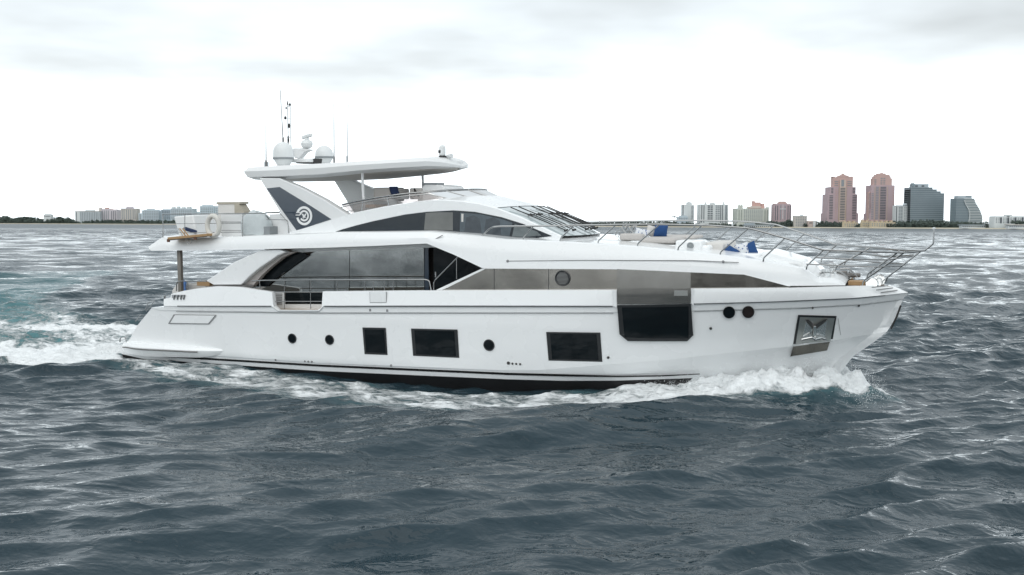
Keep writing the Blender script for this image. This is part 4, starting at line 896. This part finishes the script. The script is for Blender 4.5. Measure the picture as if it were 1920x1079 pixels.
    K(mixf.outputs[2], p.inputs['Base Color'])
    rg = N('ShaderNodeMapRange'); K(fm, rg.inputs[0]); rg.inputs[3].default_value = .025; rg.inputs[4].default_value = .75; K(mth('ADD', rg.outputs[0], mth('MULTIPLY', far2.outputs[0], .34)), p.inputs['Roughness'])
    p.inputs['IOR'].default_value = 1.333
    bm2 = N('ShaderNodeBump'); bm2.inputs['Distance'].default_value = .13; K(mth('MULTIPLY', fm, mth('ADD', f2, .3)), bm2.inputs['Height']); K(bm.outputs[0], bm2.inputs['Normal']); K(bm2.outputs[0], p.inputs['Normal'])
    return mt
me.materials.append(sea_mat())
# spray thrown up by the bow
FOAMM = mat('spray_foam', (.82, .85, .86), .6, var=.05)
def boat_pt(u, v, z): return (-1.05 + u * ca + v * sa, 35.0 - u * sa + v * ca, z)
g = G(); rp_ = random.Random(4)
for _ in range(9000):
    u = 6.4 + 6.5 * rp_.random() ** .6; wl = float(np.interp(u, (5, 8, 10, 11, 11.9), (2.6, 1.8, 1.0, .5, 0))); h0 = float(np.interp(u, (6, 8, 9.2, 10.5, 11.4, 12.1, 12.9), (.2, .42, .62, .76, .78, .5, .1)))
    sd_ = abs(rp_.gauss(.55, .6)); z = h0 * math.exp(-((sd_ - .5) / 1.0) ** 2) + rp_.random() ** 4 * .5 - .02
    r = .003 + .010 * rp_.random() ** 3; c = boat_pt(u + rp_.gauss(0, .1), -(wl + sd_), z); b = len(g.v)
    for d in ((1,0,0),(-.5,.9,0),(-.5,-.9,0),(0,0,1.1),(0,0,-1.1)): g.v.append(tuple(c[i] + d[i] * r * rp_.uniform(.7, 1.4) for i in range(3)))
    for f in ((0,1,3),(1,2,3),(2,0,3),(1,0,4),(2,1,4),(0,2,4)): g.f.append(tuple(b + i for i in f))
tag(g.build('bow_spray', FOAMM, None, flat=True), 'white spray of droplets thrown up at the bow', 'spray', kind='stuff')

# ================================================================== THE SHORE
def shoreD(px): return float(np.interp(px, (-600, 0, 1920, 2400), (4400, 4000, 2050, 1950)))
SAND = mat('beach_sand', (.46, .42, .33), .9, var=.15, vscale=.02); LAND = mat('coastal_scrub', (.06, .085, .05), .95, var=.4, vscale=.03)
edge = [wat(px, 425, shoreD(px))[:2] for px in np.linspace(-500, 2400, 60)]
edge = [(-9000., 7600.)] + [tuple(e) for e in edge] + [(6500., 1700.)]
E_ = np.array(edge); rows = []
for d, z in ((-12, -1.2), (0, .05), (14, 1.6), (30, 2.4)): rows.append(np.column_stack([E_[:, 0], E_[:, 1] + d, np.full(len(E_), z)]))
tag(G().grid(np.array(rows)).build('beach', SAND), 'thin strip of pale sand beach', 'beach', kind='structure')
rows = [np.column_stack([E_[:, 0], E_[:, 1] + d, np.full(len(E_), z)]) for d, z in ((29.9, 2.41), (200, 3.0), (1500, 3.5), (5000, 3.0))]
tag(G().grid(np.array(rows)).build('land', LAND), 'low green coastal land', 'land', kind='structure')

def fmat(nm, c, r=.7): return mat(nm, c, r, var=.08, vscale=.05)  # far walls and windows: distance haze is painted in as paler colour
WINDK = fmat('far_window_dark', (.09, .105, .12), .3); WINDM = fmat('far_window_mid', (.23, .255, .275), .35)
class Bld:
    def __init__(s, name, label, x0, x1, back=70, group='towers along the far shore', cat='apartment building', base=None):
        s.D = shoreD((x0 + x1) / 2) + back; s.mp = s.D / FPX; c = wat((x0 + x1) / 2, 420, s.D); s.xc = (x0 + x1) / 2; s.c = c
        s.e = empty(name, Matrix.Translation((c[0], s.D, 2.0)), label, cat, group); s.cache = {}
    def X(s, px): return wat(px, 420, s.D)[0] - s.c[0]
    def Z(s, px, py): return wat(px, py, s.D)[2] - 2.0
    def tiers(s, name, m, T, dep=None, y0=0.0, zb=-1.0, bevel=0):
        g = G()
        for i, t in enumerate(T):
            x0, x1, py = t[:3]; a, b, z = s.X(x0), s.X(x1), s.Z((x0 + x1) / 2, py); d = (b - a) * .7 if dep is None else dep; lo = zb if len(t) < 4 else s.Z((x0 + x1) / 2, t[3])
            g.box(((a + b) / 2, y0 + d / 2 + i * .15, (z + lo) / 2), (b - a, d, z - lo))
        return g.build(name, m, s.e, flat=True, bevel=bevel)
    def win(s, name, m, x, z, w, h, dep=.5, y=-.2, par=None):   # one window; copies share a mesh
        key = (name, m.name, round(w, 1), round(h, 1), dep, par)
        if key not in s.cache:
            o = G().box((0, 0, 0), (w, dep, h)).build(name, m, par or s.e, flat=True); s.cache[key] = o
        else:
            o = s.cache[key].copy(); COL.objects.link(o)
        o.location = (x, y, z); return o
    def grid(s, x0, x1, ytop, ybot, nb, nf, m=WINDK, fw=.6, fh=.5, y=-.2, name='window'):
        a, b = s.X(x0), s.X(x1); zt_, zb_ = s.Z((x0 + x1) / 2, ytop), s.Z((x0 + x1) / 2, ybot); cw, chh = (b - a) / nb, (zt_ - zb_) / nf
        for i in range(nb):
            for j in range(nf): s.win(name, m, a + cw * (i + .5), zb_ + chh * (j + .5), cw * fw, chh * fh, y=y)
    def cols(s, xs, ytop, ybot, m=WINDK, w=1.6, y=-.2, name='window_bay'):
        for x in xs: zt_, zb_ = s.Z(x, ytop), s.Z(x, ybot); s.win(name, m, s.X(x), (zt_ + zb_) / 2, w * s.mp, zt_ - zb_, y=y)
GL = 'buildings on the far left shore'; GR = 'buildings on the far right shore'
FW = fmat('far_white_wall', (.62, .65, .65)); FG = fmat('far_grey_wall', (.48, .53, .55)); FM = fmat('far_mauve_wall', (.55, .51, .54)); FC = fmat('far_cream_wall', (.52, .49, .45)); FB = fmat('far_blue_grey_wall', (.48, .55, .59)); FPB = fmat('far_pale_blue_wall', (.50, .58, .63))
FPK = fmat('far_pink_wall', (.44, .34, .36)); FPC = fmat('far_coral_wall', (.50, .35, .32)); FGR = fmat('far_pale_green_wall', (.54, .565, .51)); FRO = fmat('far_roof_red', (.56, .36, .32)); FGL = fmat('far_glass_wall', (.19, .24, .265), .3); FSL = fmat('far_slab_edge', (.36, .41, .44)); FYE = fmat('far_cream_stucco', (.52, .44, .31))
# left shore
b = Bld('low_building', 'small white flat-roofed building above the trees at the far left', 82, 96, 60, GL, 'building'); b.tiers('wall', FW, [(82,96,402.5),(84,94,401.4)]); b.grid(83,95,404,408,5,1)
b = Bld('apartment_block', 'long grey apartment block with white end wall on the left shore', 141, 187, 70, GL); b.tiers('wall', FG, [(141.5,187,396.6),(160,175,394.2)]); b.tiers('end_wall', FW, [(141,150,396)], 20, -1); b.tiers('roof', FC, [(141,187,395.9,396.8)], 34, -1.5)
b.cols([152 + k*3.2 for k in range(11)], 398.5, 414, WINDM, 1.3); b.cols([144], 398, 416, WINDK, 1.2, -1.2)
b = Bld('apartment_tower', 'mauve apartment tower with a slim stair shaft beside the long grey block', 186, 219, 130, GL); b.tiers('wall', FM, [(186.5,219,393.6),(190,208,392)]); b.tiers('stair_shaft', FC, [(186,190,390)], 14, -2); b.tiers('roof', FRO, [(197,203,389.4,392.2),(207,219,392.8,393.8)], 16, 0)
b.cols([193,196.5,200,203.5], 395, 413, WINDM, 1.2); b.cols([209.5,213,216.5], 396, 413, WINDK, 1.1)
b = Bld('apartment_tower', 'pinkish cream tower with dark roof line standing alone on the left shore', 227, 256, 80, GL); b.tiers('wall', FC, [(227,256,391.6)]); b.tiers('roof', FM, [(226.6,256.4,391,392),(237,247,388,391.2)], 26, -1); b.cols([229.5,233,237.5,241.5,245.5,250,253.5], 393.5, 412, WINDM, 1.3)
b = Bld('apartment_tower', 'blue grey rounded tower with stepped roof on the left shore', 260, 299, 90, GL); b.tiers('wall', FB, [(260,266.5,400),(266,298.5,394.5),(270,294,393),(276,288,391.8)]); b.cols([263], 402, 412, WINDM, 2); b.grid(268,298,396,413,9,6,WINDM,.62,.5)
b = Bld('apartment_tower', 'darker blue grey tower half behind the flybridge rail', 302, 320, 110, GL); b.tiers('wall', fmat('far_slate_wall', (.34,.41,.46)), [(302,320,393.6),(305,317,392.5)]); b.grid(303,319,395,412,5,6,WINDK,.6,.45)
b = Bld('apartment_tower', 'wide pale tower with many roof turrets behind the flybridge rail', 320, 361, 120, GL); b.tiers('wall', FB, [(320,361,391)]); b.tiers('roof', FW, [(322,327,388,391.2),(331,336,387,391.2),(340,346,388.4,391.2),(350,357,387.6,391.2)], 18, 2); b.grid(321,360,393,412,11,7,WINDM,.6,.5)
b = Bld('apartment_tower', 'pale blue distant tower beside the tan bar on the flybridge', 375, 402, 700, GL); b.tiers('wall', FPB, [(366,375,397),(375,401,386.4),(379,397,384.6)]); b.grid(376,400,389,411,7,7,WINDM,.6,.45)
b = Bld('apartment_tower', 'narrow pale tower nearly hidden behind the flybridge bar', 404, 411, 700, GL); b.tiers('wall', FPB, [(404,411,386.5)]); b.grid(404.5,410.5,389,411,2,6,WINDM)
# right shore
b = Bld('apartment_tower', 'slim white tower with blank front and balconied right edge', 1279, 1301, 90, GR); b.tiers('wall', FW, [(1279,1301,384),(1287,1297,379.5),(1289.5,1293.5,378.6)]); b.cols([1280.3], 385, 412, WINDK, 1.6); b.grid(1295.5,1301,386,412,1,11,WINDM,.95,.45)
b.tiers('podium', FPB, [(1268,1288,407),(1272,1286,404.6)], 14, -16); b.grid(1270,1287,408,414,5,2,WINDM,.6,.5,-16.3)
b = Bld('apartment_block', 'broad white block striped by dark window bays and white piers', 1313, 1365, 80, GR); b.tiers('wall', FW, [(1313,1365.5,383.4),(1321,1324,379.3),(1331.5,1340,380.6),(1355,1358,379)])
b.cols([1315.5,1319.5,1351,1354.5], 385, 418, WINDK, 1.5); b.cols([1361], 385, 418, WINDM, 3.4); b.grid(1326,1336.5,385,416,2,9,WINDK,.8,.6); b.grid(1341,1349.5,385,416,2,9,WINDM,.8,.6)
b = Bld('grand_hotel', 'pale green ornate hotel with pink crown and corner turrets', 1382, 1442, 90, GR, 'hotel'); b.tiers('wall', FGR, [(1382,1441.5,391),(1403,1426,387.5),(1384,1392.5,385.5),(1435.5,1441.5,388.5)]); b.tiers('roof', FRO, [(1410,1434.5,386.5,391),(1412.5,1427,379.5,387),(1412,1416,377,380),(1428,1434,382,387)], 16, 6)
for x in (1386, 1390.5): G().lathe([(2.6,0),(2.2,2.2),(.2,4)], (b.X(x), 3, b.Z(x,385.6)), 10).build('turret_cap', FGR, b.e)
b.grid(1394,1430,393,415,10,9,WINDM,.5,.5); b.cols([1385.5,1390], 394, 415, fmat('far_green_window', (.26,.29,.26)), 1.4); b.cols([1434,1438.5], 394, 415, fmat('far_green_window', (.26,.29,.26)), 1.4); b.tiers('roof_edge', FRO, [(1402,1427,389.8,391)], 3, -1)
b = Bld('beach_club', 'low white arcaded club building on the beach before the green hotel', 1396, 1452, 12, GR, 'building'); b.tiers('wall', FW, [(1396,1452,423)], 12); b.tiers('roof', FSL, [(1394,1454,421.6,423),(1398,1415,418.6,421.8)], 16, -2); b.grid(1397,1451,424,427,14,1,WINDK,.55,.8)
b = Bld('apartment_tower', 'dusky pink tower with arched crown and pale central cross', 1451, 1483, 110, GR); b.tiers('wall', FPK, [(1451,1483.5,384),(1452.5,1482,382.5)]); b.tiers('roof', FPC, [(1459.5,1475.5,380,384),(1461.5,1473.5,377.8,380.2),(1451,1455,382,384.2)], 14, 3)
b.cols([1453.5,1457.5,1477,1481], 386, 413, WINDK, 1.4); b.cols([1463,1471.5], 386, 413, WINDM, 1.6); b.cols([1467.3], 384, 411, FW, 1.0, -.6, 'pale_pier'); b.tiers('pale_band', FW, [(1462,1473,391.6,393)], 2, -1.2)
b = Bld('low_block', 'small six storey cream block with flat roof by the water', 1490, 1513, 35, GR); b.tiers('wall', FC, [(1490,1513,405.6)]); b.tiers('roof', FG, [(1489.6,1513.4,404.9,405.9),(1503,1506,403.5,405)], 18, -.8); b.grid(1491,1512.5,407.5,425,5,6,WINDM,.72,.5)
b = Bld('beach_pavilion', 'pale pink low pavilion with a white gable among the trees', 1516, 1530, 40, GR, 'building'); b.tiers('wall', fmat('far_pale_pink', (.52,.42,.38)), [(1516,1530,414.5)], 14); b.tiers('gable', FW, [(1524,1528,414)], 4, -5); b.grid(1517,1523,416,421,3,1)
def pink(label, T, crown, wins):
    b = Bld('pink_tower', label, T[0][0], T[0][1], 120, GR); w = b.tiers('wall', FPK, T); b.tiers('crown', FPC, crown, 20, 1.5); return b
b = pink('pink stepped high-rise with flat shouldered top, left of the two', [(1550.5,1609,399.8),(1552,1606.5,364.3),(1555.5,1603.3,350.8)], [(1561,1598,332.5,351),(1561,1564.5,331,333),(1595,1598,331,333)], 0)
gx = [(1567,332.6),(1571,329.5),(1575,328.6),(1576.5,327.4),(1579.3,325.8),(1582,327.4),(1583.5,328.6),(1588,329.5),(1592,332.6)]
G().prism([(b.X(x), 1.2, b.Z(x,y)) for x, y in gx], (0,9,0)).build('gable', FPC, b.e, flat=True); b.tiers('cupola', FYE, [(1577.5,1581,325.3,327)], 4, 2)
b.tiers('central_bay', fmat('far_tan_bay', (.56,.45,.39)), [(1572.5,1584,338)], 3, -2.5); b.grid(1573.5,1583,352,413,1,20,WINDK,.95,.55,-2.7); b.cols([1577.6], 337.5, 350, WINDM, 5, -2.8)
b.grid(1554,1561,366,412,1,15,WINDK,.95,.45); b.grid(1597,1605,366,412,1,15,WINDK,.95,.45); b.grid(1563,1570.5,339,350,1,3,WINDM,.9,.4,1.2); b.grid(1587,1596,339,350,1,3,WINDM,.9,.4,1.2)
b.grid(1557,1561,352,363,1,4,WINDK,.95,.45); b.grid(1597,1602,352,363,1,4,WINDK,.95,.45); b.grid(1563.5,1570,354,412,1,17,FPC,.5,.35,-.2,'spandrel')
for x in (1571.5, 1585): b.cols([x], 352, 414, FYE, .7, -1.2, 'pilaster')
b = pink('pink stepped high-rise with rounded top and small cupola, right of the two', [(1630,1678.5,400.5),(1632,1676,347.6),(1634,1675,348.5)], [(1636,1671,334.5,348),(1638.5,1668.5,330.5,335),(1641.5,1666.5,327.6,331),(1646,1659,325.3,328)], 0)
G().lathe([(3.6,0),(2.6,1.4),(.5,2.6),(.2,4.5)], (b.X(1652.8), 8, b.Z(1652.8,325.4)), 12).build('cupola', FPC, b.e)
b.grid(1649,1660,350,412,1,20,WINDK,.95,.55); b.grid(1640.5,1646,350,412,1,20,WINDM,.9,.5); b.grid(1633,1637,362,411,1,15,WINDM,.95,.45); b.grid(1637.5,1642,336,347,1,4,WINDM,.8,.45,1.2); b.grid(1648.5,1659,333,347,2,4,WINDM,.7,.45,1.2)
b.grid(1671.5,1675.5,350,411,1,14,FPC,.7,.3,-.2,'spandrel'); b.cols([1638.8,1647.6,1662], 350, 414, FYE, .6, -1.0, 'pilaster'); b.tiers('balcony_wing', FPC, [(1629,1632,360)], 14, 4); b.grid(1629,1632,362,411,1,13,WINDM,.9,.45,3.8)
for x0, x1, yt, lb in ((1582,1608.5,415,'cream stucco beach villa below the left pink tower'),(1616,1630.5,413.5,'narrow cream villa with two turrets between the pink towers'),(1633,1679,414.5,'long cream villa with arched windows below the right pink tower')):
    b = Bld('beach_villa', lb, x0, x1, 30, GR, 'villa'); n_ = max(2, int((x1 - x0) / 8)); b.tiers('wall', FYE, [(x0,x1,yt + 2.5)] + [(x0 + (x1-x0)*k/n_ + .5, x0 + (x1-x0)*k/n_ + 4.2, yt) for k in range(n_)], 12)
    b.tiers('roof', FRO, [(x0 + (x1-x0)*k/n_ + .2, x0 + (x1-x0)*k/n_ + 4.5, yt - .8, yt) for k in range(n_)], 10, 1); b.grid(x0 + .5, x1 - .5, yt + 4, yt + 11, n_ * 2, 2, WINDM, .45, .6)
    if lb.startswith('narrow'): b.cols([x0 + 1.5, x1 - 2], yt - 3.5, yt, FYE, 1.6, 1.5, 'turret')
b = Bld('apartment_tower', 'white apartment tower with blue window bay between pink and glass towers', 1679, 1704, 100, GR); b.tiers('wall', FW, [(1679,1704,385.6)]); b.tiers('roof', FG, [(1697,1703,381.6,386)], 12, 4); b.tiers('roof_edge', WINDM, [(1679,1704,385.3,386.4)], 2, -1)
b.grid(1684,1692,388,418,2,11,WINDM,.85,.62); b.grid(1694,1703,388,420,3,11,WINDM,.5,.45); b.cols([1680.5], 388, 416, WINDK, 1.6)
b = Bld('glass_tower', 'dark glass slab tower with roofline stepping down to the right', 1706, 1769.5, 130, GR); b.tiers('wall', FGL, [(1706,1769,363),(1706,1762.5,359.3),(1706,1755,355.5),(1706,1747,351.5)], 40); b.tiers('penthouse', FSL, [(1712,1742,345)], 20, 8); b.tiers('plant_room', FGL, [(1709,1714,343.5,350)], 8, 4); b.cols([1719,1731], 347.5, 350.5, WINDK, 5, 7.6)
for k in range(18):
    py = 352 + k * 3.62; xr = 1747.5 if py < 355 else 1755.5 if py < 358.8 else 1763 if py < 362.5 else 1769.8; z = b.Z(1737, py); a, c = b.X(1705.5), b.X(xr)
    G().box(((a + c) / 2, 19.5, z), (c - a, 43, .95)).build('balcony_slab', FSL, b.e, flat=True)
b = Bld('curved_tower', 'glass tower with white balconies bulging out in a curve to the right', 1791.5, 1843, 130, GR)
cv = lambda py: float(np.interp(py, (367, 371, 378, 383, 390, 398, 404, 412, 420), (1822, 1826.5, 1829, 1832, 1836.5, 1840, 1842.5, 1843, 1842)))
g = G()
for k in range(17):
    py = 372.5 + k * 3.0; a, c = b.X(1792), b.X(cv(py) - 1.2); zt_, zb_ = b.Z(1815, py), b.Z(1815, py + 3.0); g.box(((a + c) / 2, 16, (zt_ + zb_) / 2), (c - a, 32, zt_ - zb_ - .02))
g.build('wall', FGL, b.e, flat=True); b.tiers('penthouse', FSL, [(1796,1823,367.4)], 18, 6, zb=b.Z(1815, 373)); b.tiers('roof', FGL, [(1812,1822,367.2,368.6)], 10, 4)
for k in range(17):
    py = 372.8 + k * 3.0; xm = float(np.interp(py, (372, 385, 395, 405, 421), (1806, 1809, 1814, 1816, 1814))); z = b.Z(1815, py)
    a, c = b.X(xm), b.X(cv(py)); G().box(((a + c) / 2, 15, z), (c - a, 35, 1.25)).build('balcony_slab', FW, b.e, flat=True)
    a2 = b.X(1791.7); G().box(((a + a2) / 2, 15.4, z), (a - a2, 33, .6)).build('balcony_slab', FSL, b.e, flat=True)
rib = [wat(x, y, b.D - 3) for x, y in ((1808,376),(1811,384),(1816,392),(1818.5,400),(1818,410),(1815,421))]; G().tube([(p[0] - b.c[0], -3.2, p[2] - 2) for p in rib], .75, 6).build('curved_rib', FW, b.e)
b = Bld('row_houses', 'long white four storey row with dark stair bays at the far right', 1865, 1962, 70, GR); b.tiers('wall', FW, [(1865,1962,407)] + [(1866 + k*13.5,1874 + k*13.5,405.5) for k in range(7)] + [(1893,1898,402.6)], 26); b.cols([1876.5 + k*13.5 for k in range(6)], 408, 419, WINDK, 3.2); b.grid(1866,1961,408,419,21,4,WINDM,.42,.5)
b = Bld('beach_pavilion', 'long low white beach building before the curved tower', 1803, 1853, 14, GR, 'building'); b.tiers('wall', FW, [(1803,1853,423)], 12); b.tiers('roof', FSL, [(1801,1855,421.6,423)], 16, -2); b.grid(1804,1852,424,426,12,1,WINDK,.6,.8)
b = Bld('beach_pavilion', 'white low beach building at the right edge of the shore', 1890, 1950, 14, GR, 'building'); b.tiers('wall', FW, [(1891,1950,422.5),(1893,1903,420)], 12); b.tiers('roof', FC, [(1889,1952,421,422.5)], 16, -2); b.grid(1892,1949,423.5,426.5,14,1,WINDM,.6,.8)
# trees: one dark belt, and the single crowns that stand clear of it
LEAF = mat('shore_foliage', (.075, .10, .085), .9, var=.45, vscale=.12); TRUNK = mat('tree_bark', (.12, .10, .08), .9, var=.3)  # foliage green mixed lighter to carry the distance haze
prof_ = [(-520,407),(-300,403),(-60,405),(0,405.5),(12,406.5),(32,408.5),(58,407),(80,410.5),(95,409.5),(112,407),(128,407.5),(140,411.5),(170,413),(220,412.5),(260,413),(340,412.5),(420,412),(600,413),(1000,414),(1080,414.5),(1150,415),(1270,415),(1292,417),(1312,420.5),(1345,418.5),(1368,420),(1392,421.5),(1446,414.5),(1470,415.5),(1488,413),(1500,416),(1530,415.5),(1550,414.5),(1580,417),(1612,418),(1640,418.5),(1680,414),(1702,414.5),(1722,412.5),(1770,413.5),(1790,415),(1830,418),(1856,417),(1880,419),(1900,417),(1922,414.5),(1990,415),(2390,417)]
px_, py_ = zip(*prof_); tr_ = random.Random(9); g = G()
def leafy(g, c, r, n, s):
    for _ in range(n):
        d = Vector((tr_.gauss(0,1), tr_.gauss(0,1), tr_.gauss(0,1))).normalized() * (r * tr_.random() ** .4); d.z *= .8
        u = Vector((tr_.gauss(0,1), tr_.gauss(0,1), tr_.gauss(0,1))).normalized(); w = u.orthogonal().normalized(); q = s * tr_.uniform(.6, 1.3); p = Vector(c) + d; b = len(g.v)
        for a in (u + w, u - w, -u - w, w - u): g.v.append(tuple(p + a * q * .5))
        g.f.append((b, b + 1, b + 2, b + 3))
x = -520.0
while x < 2390:
    mpx = shoreD(x) / FPX; x += tr_.uniform(1.6, 3.0) * (1.0 if -60 < x < 470 or 1060 < x < 1990 else 1.8)
    for row in range(2):
        D = shoreD(x) + 34 + row * 22 + tr_.uniform(0, 18); yt = float(np.interp(x, px_, py_)) + tr_.uniform(-1.0, 2.2) + (3.5 - 3.5 * row) ; r = tr_.uniform(2.0, 3.2) * mpx
        zt_ = wat(x, yt, D)[2]; c = wat(x, yt, D); z = zt_ - r * .8
        while z > 1.5:
            leafy(g, (c[0] + tr_.uniform(-1, 1) * r * .4, D, z), r, 26, r * .55); z -= r * 1.2
tag(g.build('treeline', LEAF, None, flat=True), 'dark green belt of trees along the far shore', 'trees', kind='stuff')
def shore_tree(px, pyt, wpx, back, label, palm=False):
    D = shoreD(px) + back; c = wat(px, 420, D); top_ = wat(px, pyt, D)[2] - 2; r = wpx / 2 * D / FPX
    e = empty('palm_tree' if palm else 'shore_tree', Matrix.Translation((c[0], D, 2.0)), label, 'tree', 'trees standing clear of the belt')
    G().tube([(0,0,-1),(r*.06,0,top_*.5),(0,0,top_ - r*.5)], r*(.06 if palm else .12), 7, r2=r*.05).build('trunk', TRUNK, e); g = G()
    if palm:
        for k in range(13):
            a = k * 2.4; dr = [(r * t * math.cos(a), r * t * math.sin(a), top_ - r*.45 + r*(.5*t - .9*t*t) * (1 + .3*math.sin(k))) for t in (0,.3,.6,.85,1.0)]
            for q0, q1 in zip(dr, dr[1:]):
                b = len(g.v); w = Vector((-math.sin(a), math.cos(a), 0)) * r * .10; g.v += [tuple(Vector(q0) - w), tuple(Vector(q0) + w), tuple(Vector(q1) + w), tuple(Vector(q1) - w)]; g.f.append((b,b+1,b+2,b+3))
    else:
        for k in range(7): leafy(g, (tr_.uniform(-.6,.6)*r, tr_.uniform(-.5,.5)*r, top_ - r*tr_.uniform(.4,1.0)), r*.5, 45, r*.26)
    g.build('crown', LEAF, e, flat=True)
shore_tree(1263, 403, 12, 55, 'leaning palm tree beside the podium of the slim white tower', True); shore_tree(1848, 413, 13, 50, 'palm tree just right of the curved tower', True)
shore_tree(116, 405.5, 16, 60, 'broad tree standing above the belt left of the long grey block'); shore_tree(8, 404.5, 20, 60, 'broad tree rising above the belt at the left edge')
shore_tree(48, 406, 22, 60, 'wide low tree left of the small white flat-roofed building'); shore_tree(1480, 411.5, 12, 50, 'round tree at the foot of the dusky pink tower')
shore_tree(1862, 415, 16, 60, 'bushy tree at the left end of the white row'); shore_tree(1905, 413, 22, 52, 'wide dark tree before the white row at the far right')
